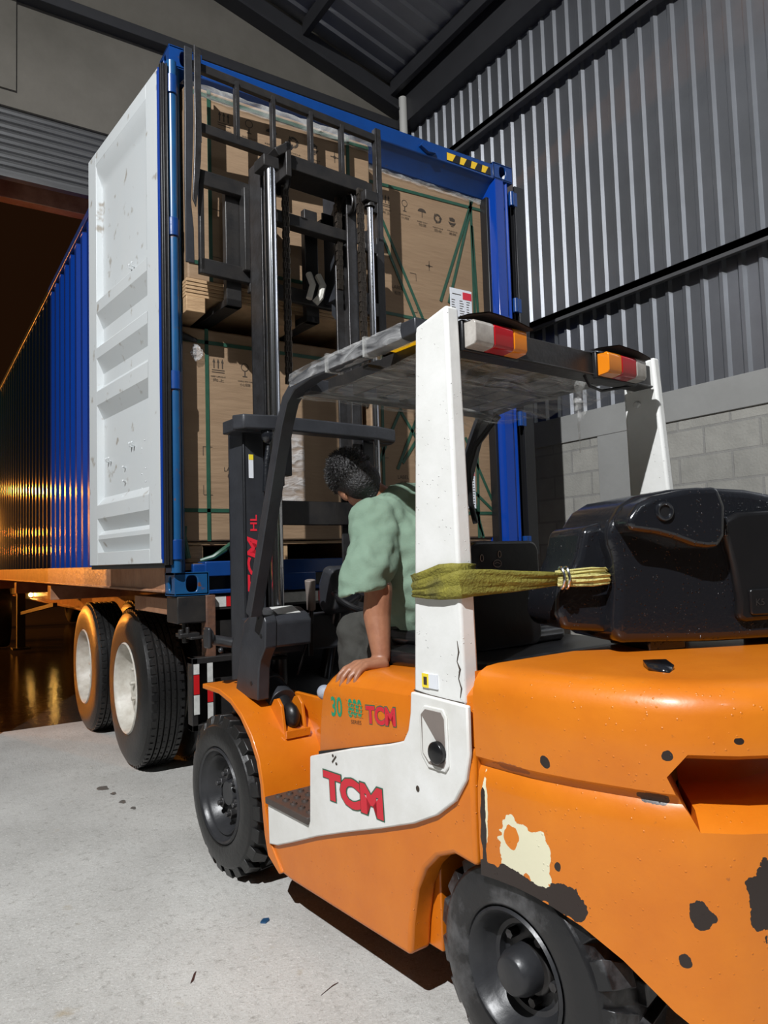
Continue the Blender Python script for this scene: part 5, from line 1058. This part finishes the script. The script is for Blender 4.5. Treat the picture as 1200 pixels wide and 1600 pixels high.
hair = blob(mb, 'hair', 'hair', PS, .006, 3); tu = HT_.to('hair_tuft', 'hair', hair); tu['kind'] = 'stuff'
# shirt
mb = MB()
mb.cap((.41, -.615, 1.435), .125, (.43, -.66, 1.32), .155); mb.cap((.43, -.66, 1.32), .155, (.47, -.70, 1.16), .160); mb.cap((.47, -.70, 1.16), .160, (.53, -.72, 1.09), .160)
mb.cap((.34, -.655, 1.435), .095, (.47, -.60, 1.495), .098); mb.cap((.47, -.60, 1.495), .098, (.66, -.56, 1.52), .095); mb.ell((.50, -.64, 1.44), (.17, .12, .125), Euler((R(-10), R(-22), 0)), 20)
mb.tube([SH + Vector((.02, .01, .02)), SH + Vector((-.005, -.02, -.06)), EL + Vector((-.022, .016, .085)), EL + Vector((-.040, .028, .022))], [.090, .090, .090, .098], 24, caps=False)
for q in range(24):
    v_ = Vector(mb.v[-24 + q]); lt_ = (v_ - (EL + Vector((-.040, .028, .022)))).dot(Vector((.82, -.57, 0))); mb.v[-24 + q] = (v_.x, v_.y, v_.z + lt_ * .55 - .012)
mb.f += [tuple(range(len(mb.v) - 96, len(mb.v) - 72))[::-1], tuple(range(len(mb.v) - 24, len(mb.v)))]; mb.m += [0, 0]
if 1: mb.ell(SH + Vector((.02, .01, .02)), (.092, .092, .085), None, 18)
mb.tube([(.62, -.56, 1.49), (.70, -.44, 1.36)], [.08, .075], 20); mb.tube([NB + Vector((.0, 0, -.02)), NB + Vector((-.012, .008, .022))], [.085, .072], 20)
shirt = blob(mb, 'shirt', 'shirt_green', PS, .009, 4, [(.034, .085, 0), (.008, .035, 0)]); lab(shirt, 'sage green short sleeved t-shirt')
# sleeve hem opening: a thin flared cuff
# trousers
mb = MB(); mb.cap((.60, -.72, 1.07), .15, (.50, -.66, 1.06), .13); mb.cap((.50, -.66, 1.06), .115, (.40, -.38, .995), .085); mb.cap((.40, -.38, .995), .085, (.345, -.45, .80), .060)
mb.cap((.66, -.66, 1.06), .115, (.70, -.24, 1.02), .085); mb.cap((.70, -.24, 1.02), .08, (.68, -.10, .72), .055)
mb.cap((.42, -.60, .98), .09, (.40, -.52, .90), .08)
tr_ = blob(mb, 'trousers', 'trousers', PS, .010, 3, [(.03, .09, 0), (.012, .035, 0)]); lab(tr_, 'dark grey trousers')
mb = MB(); mb.cap((.335, -.50, .770), .040, (.275, -.43, .765), .038); mb.cap((.275, -.43, .765), .036, (.235, -.385, .785), .030); sh_ = blob(mb, 'shoe', 'shoe_grey', PS, .006, 3)
mb = MB(); mb.cap((.68, -.12, .66), .042, (.67, .02, .645), .036); blob(mb, 'shoe', 'shoe_grey', PS, .006, 3)

# ================================================================== LITTLE THINGS ON THE FLOOR
def flat(name, pts, m, label, cat, z=.002, t=.0015):
    n = len(pts); mb = MB(); mb.add([(x, y, z) for x, y in pts] + [(x, y, .0003) for x, y in pts], [tuple(range(n))] + [(i, (i + 1) % n, n + (i + 1) % n, n + i) for i in range(n)]); return tag(mb.to(name, m, smooth=False), label, cat)
flat('foil_wrapper', [(-.045, -1.108), (-.030, -1.122), (-.012, -1.112), (-.006, -1.098), (-.026, -1.090)], 'foil_blue', 'small blue foil scrap on the pale floor left of the forklift', 'litter', .006)
flat('dry_leaf', [(-.375, -1.33), (-.362, -1.320), (-.338, -1.275), (-.349, -1.285), (-.368, -1.318)], 'leaf', 'thin dark dry leaf on the floor at the bottom of the photo', 'leaf', .004)
flat('twig', [(-.075, -1.625), (-.02, -1.600), (.0, -1.598), (-.03, -1.606)], 'leaf', 'thin twig on the floor in front of the rear wheel', 'twig', .003)
def stain(x, y, r1, r2, lb_):
    pts = [(x + r1 * math.cos(a) * (1 + .25 * math.sin(3 * a + x * 9)), y + r2 * math.sin(a) * (1 + .25 * math.cos(2 * a + y * 7))) for a in [2 * math.pi * i / 18 for i in range(18)]]
    mb = MB(); mb.add([(p[0], p[1], .0012) for p in pts], [tuple(range(18))]); o_ = mb.to('oil_spot', 'floor_grease', smooth=False); tag(o_, lb_, 'oil stain', 'oil spots on the floor before the truck tyre')
stain(-.143, 1.315 - .37, .030, .055, 'largest dark oil spot on the floor beside the near truck tyre'); stain(-.112, .614, .018, .03, 'small oval oil spot on the floor, farther from the tyre than its twin'); stain(-.091, .47, .014, .022, 'smallest oil spot on the floor, nearest the forklift front tyre'); stain(-.118, .80, .016, .030, 'oil spot next below the largest one on the floor')

F(MB().tube([(.026, -1.386, 1.075), (.0245, -1.392, 1.045), (.0245, -1.384, 1.02), (.0245, -1.395, 1.0), (.0245, -1.388, .975), (.0245, -1.398, .95), (.0245, -1.392, .925)], [.0008, .0022, .001, .0028, .0012, .002, .0008], 6), 'rust_crack', 'ink', 0)
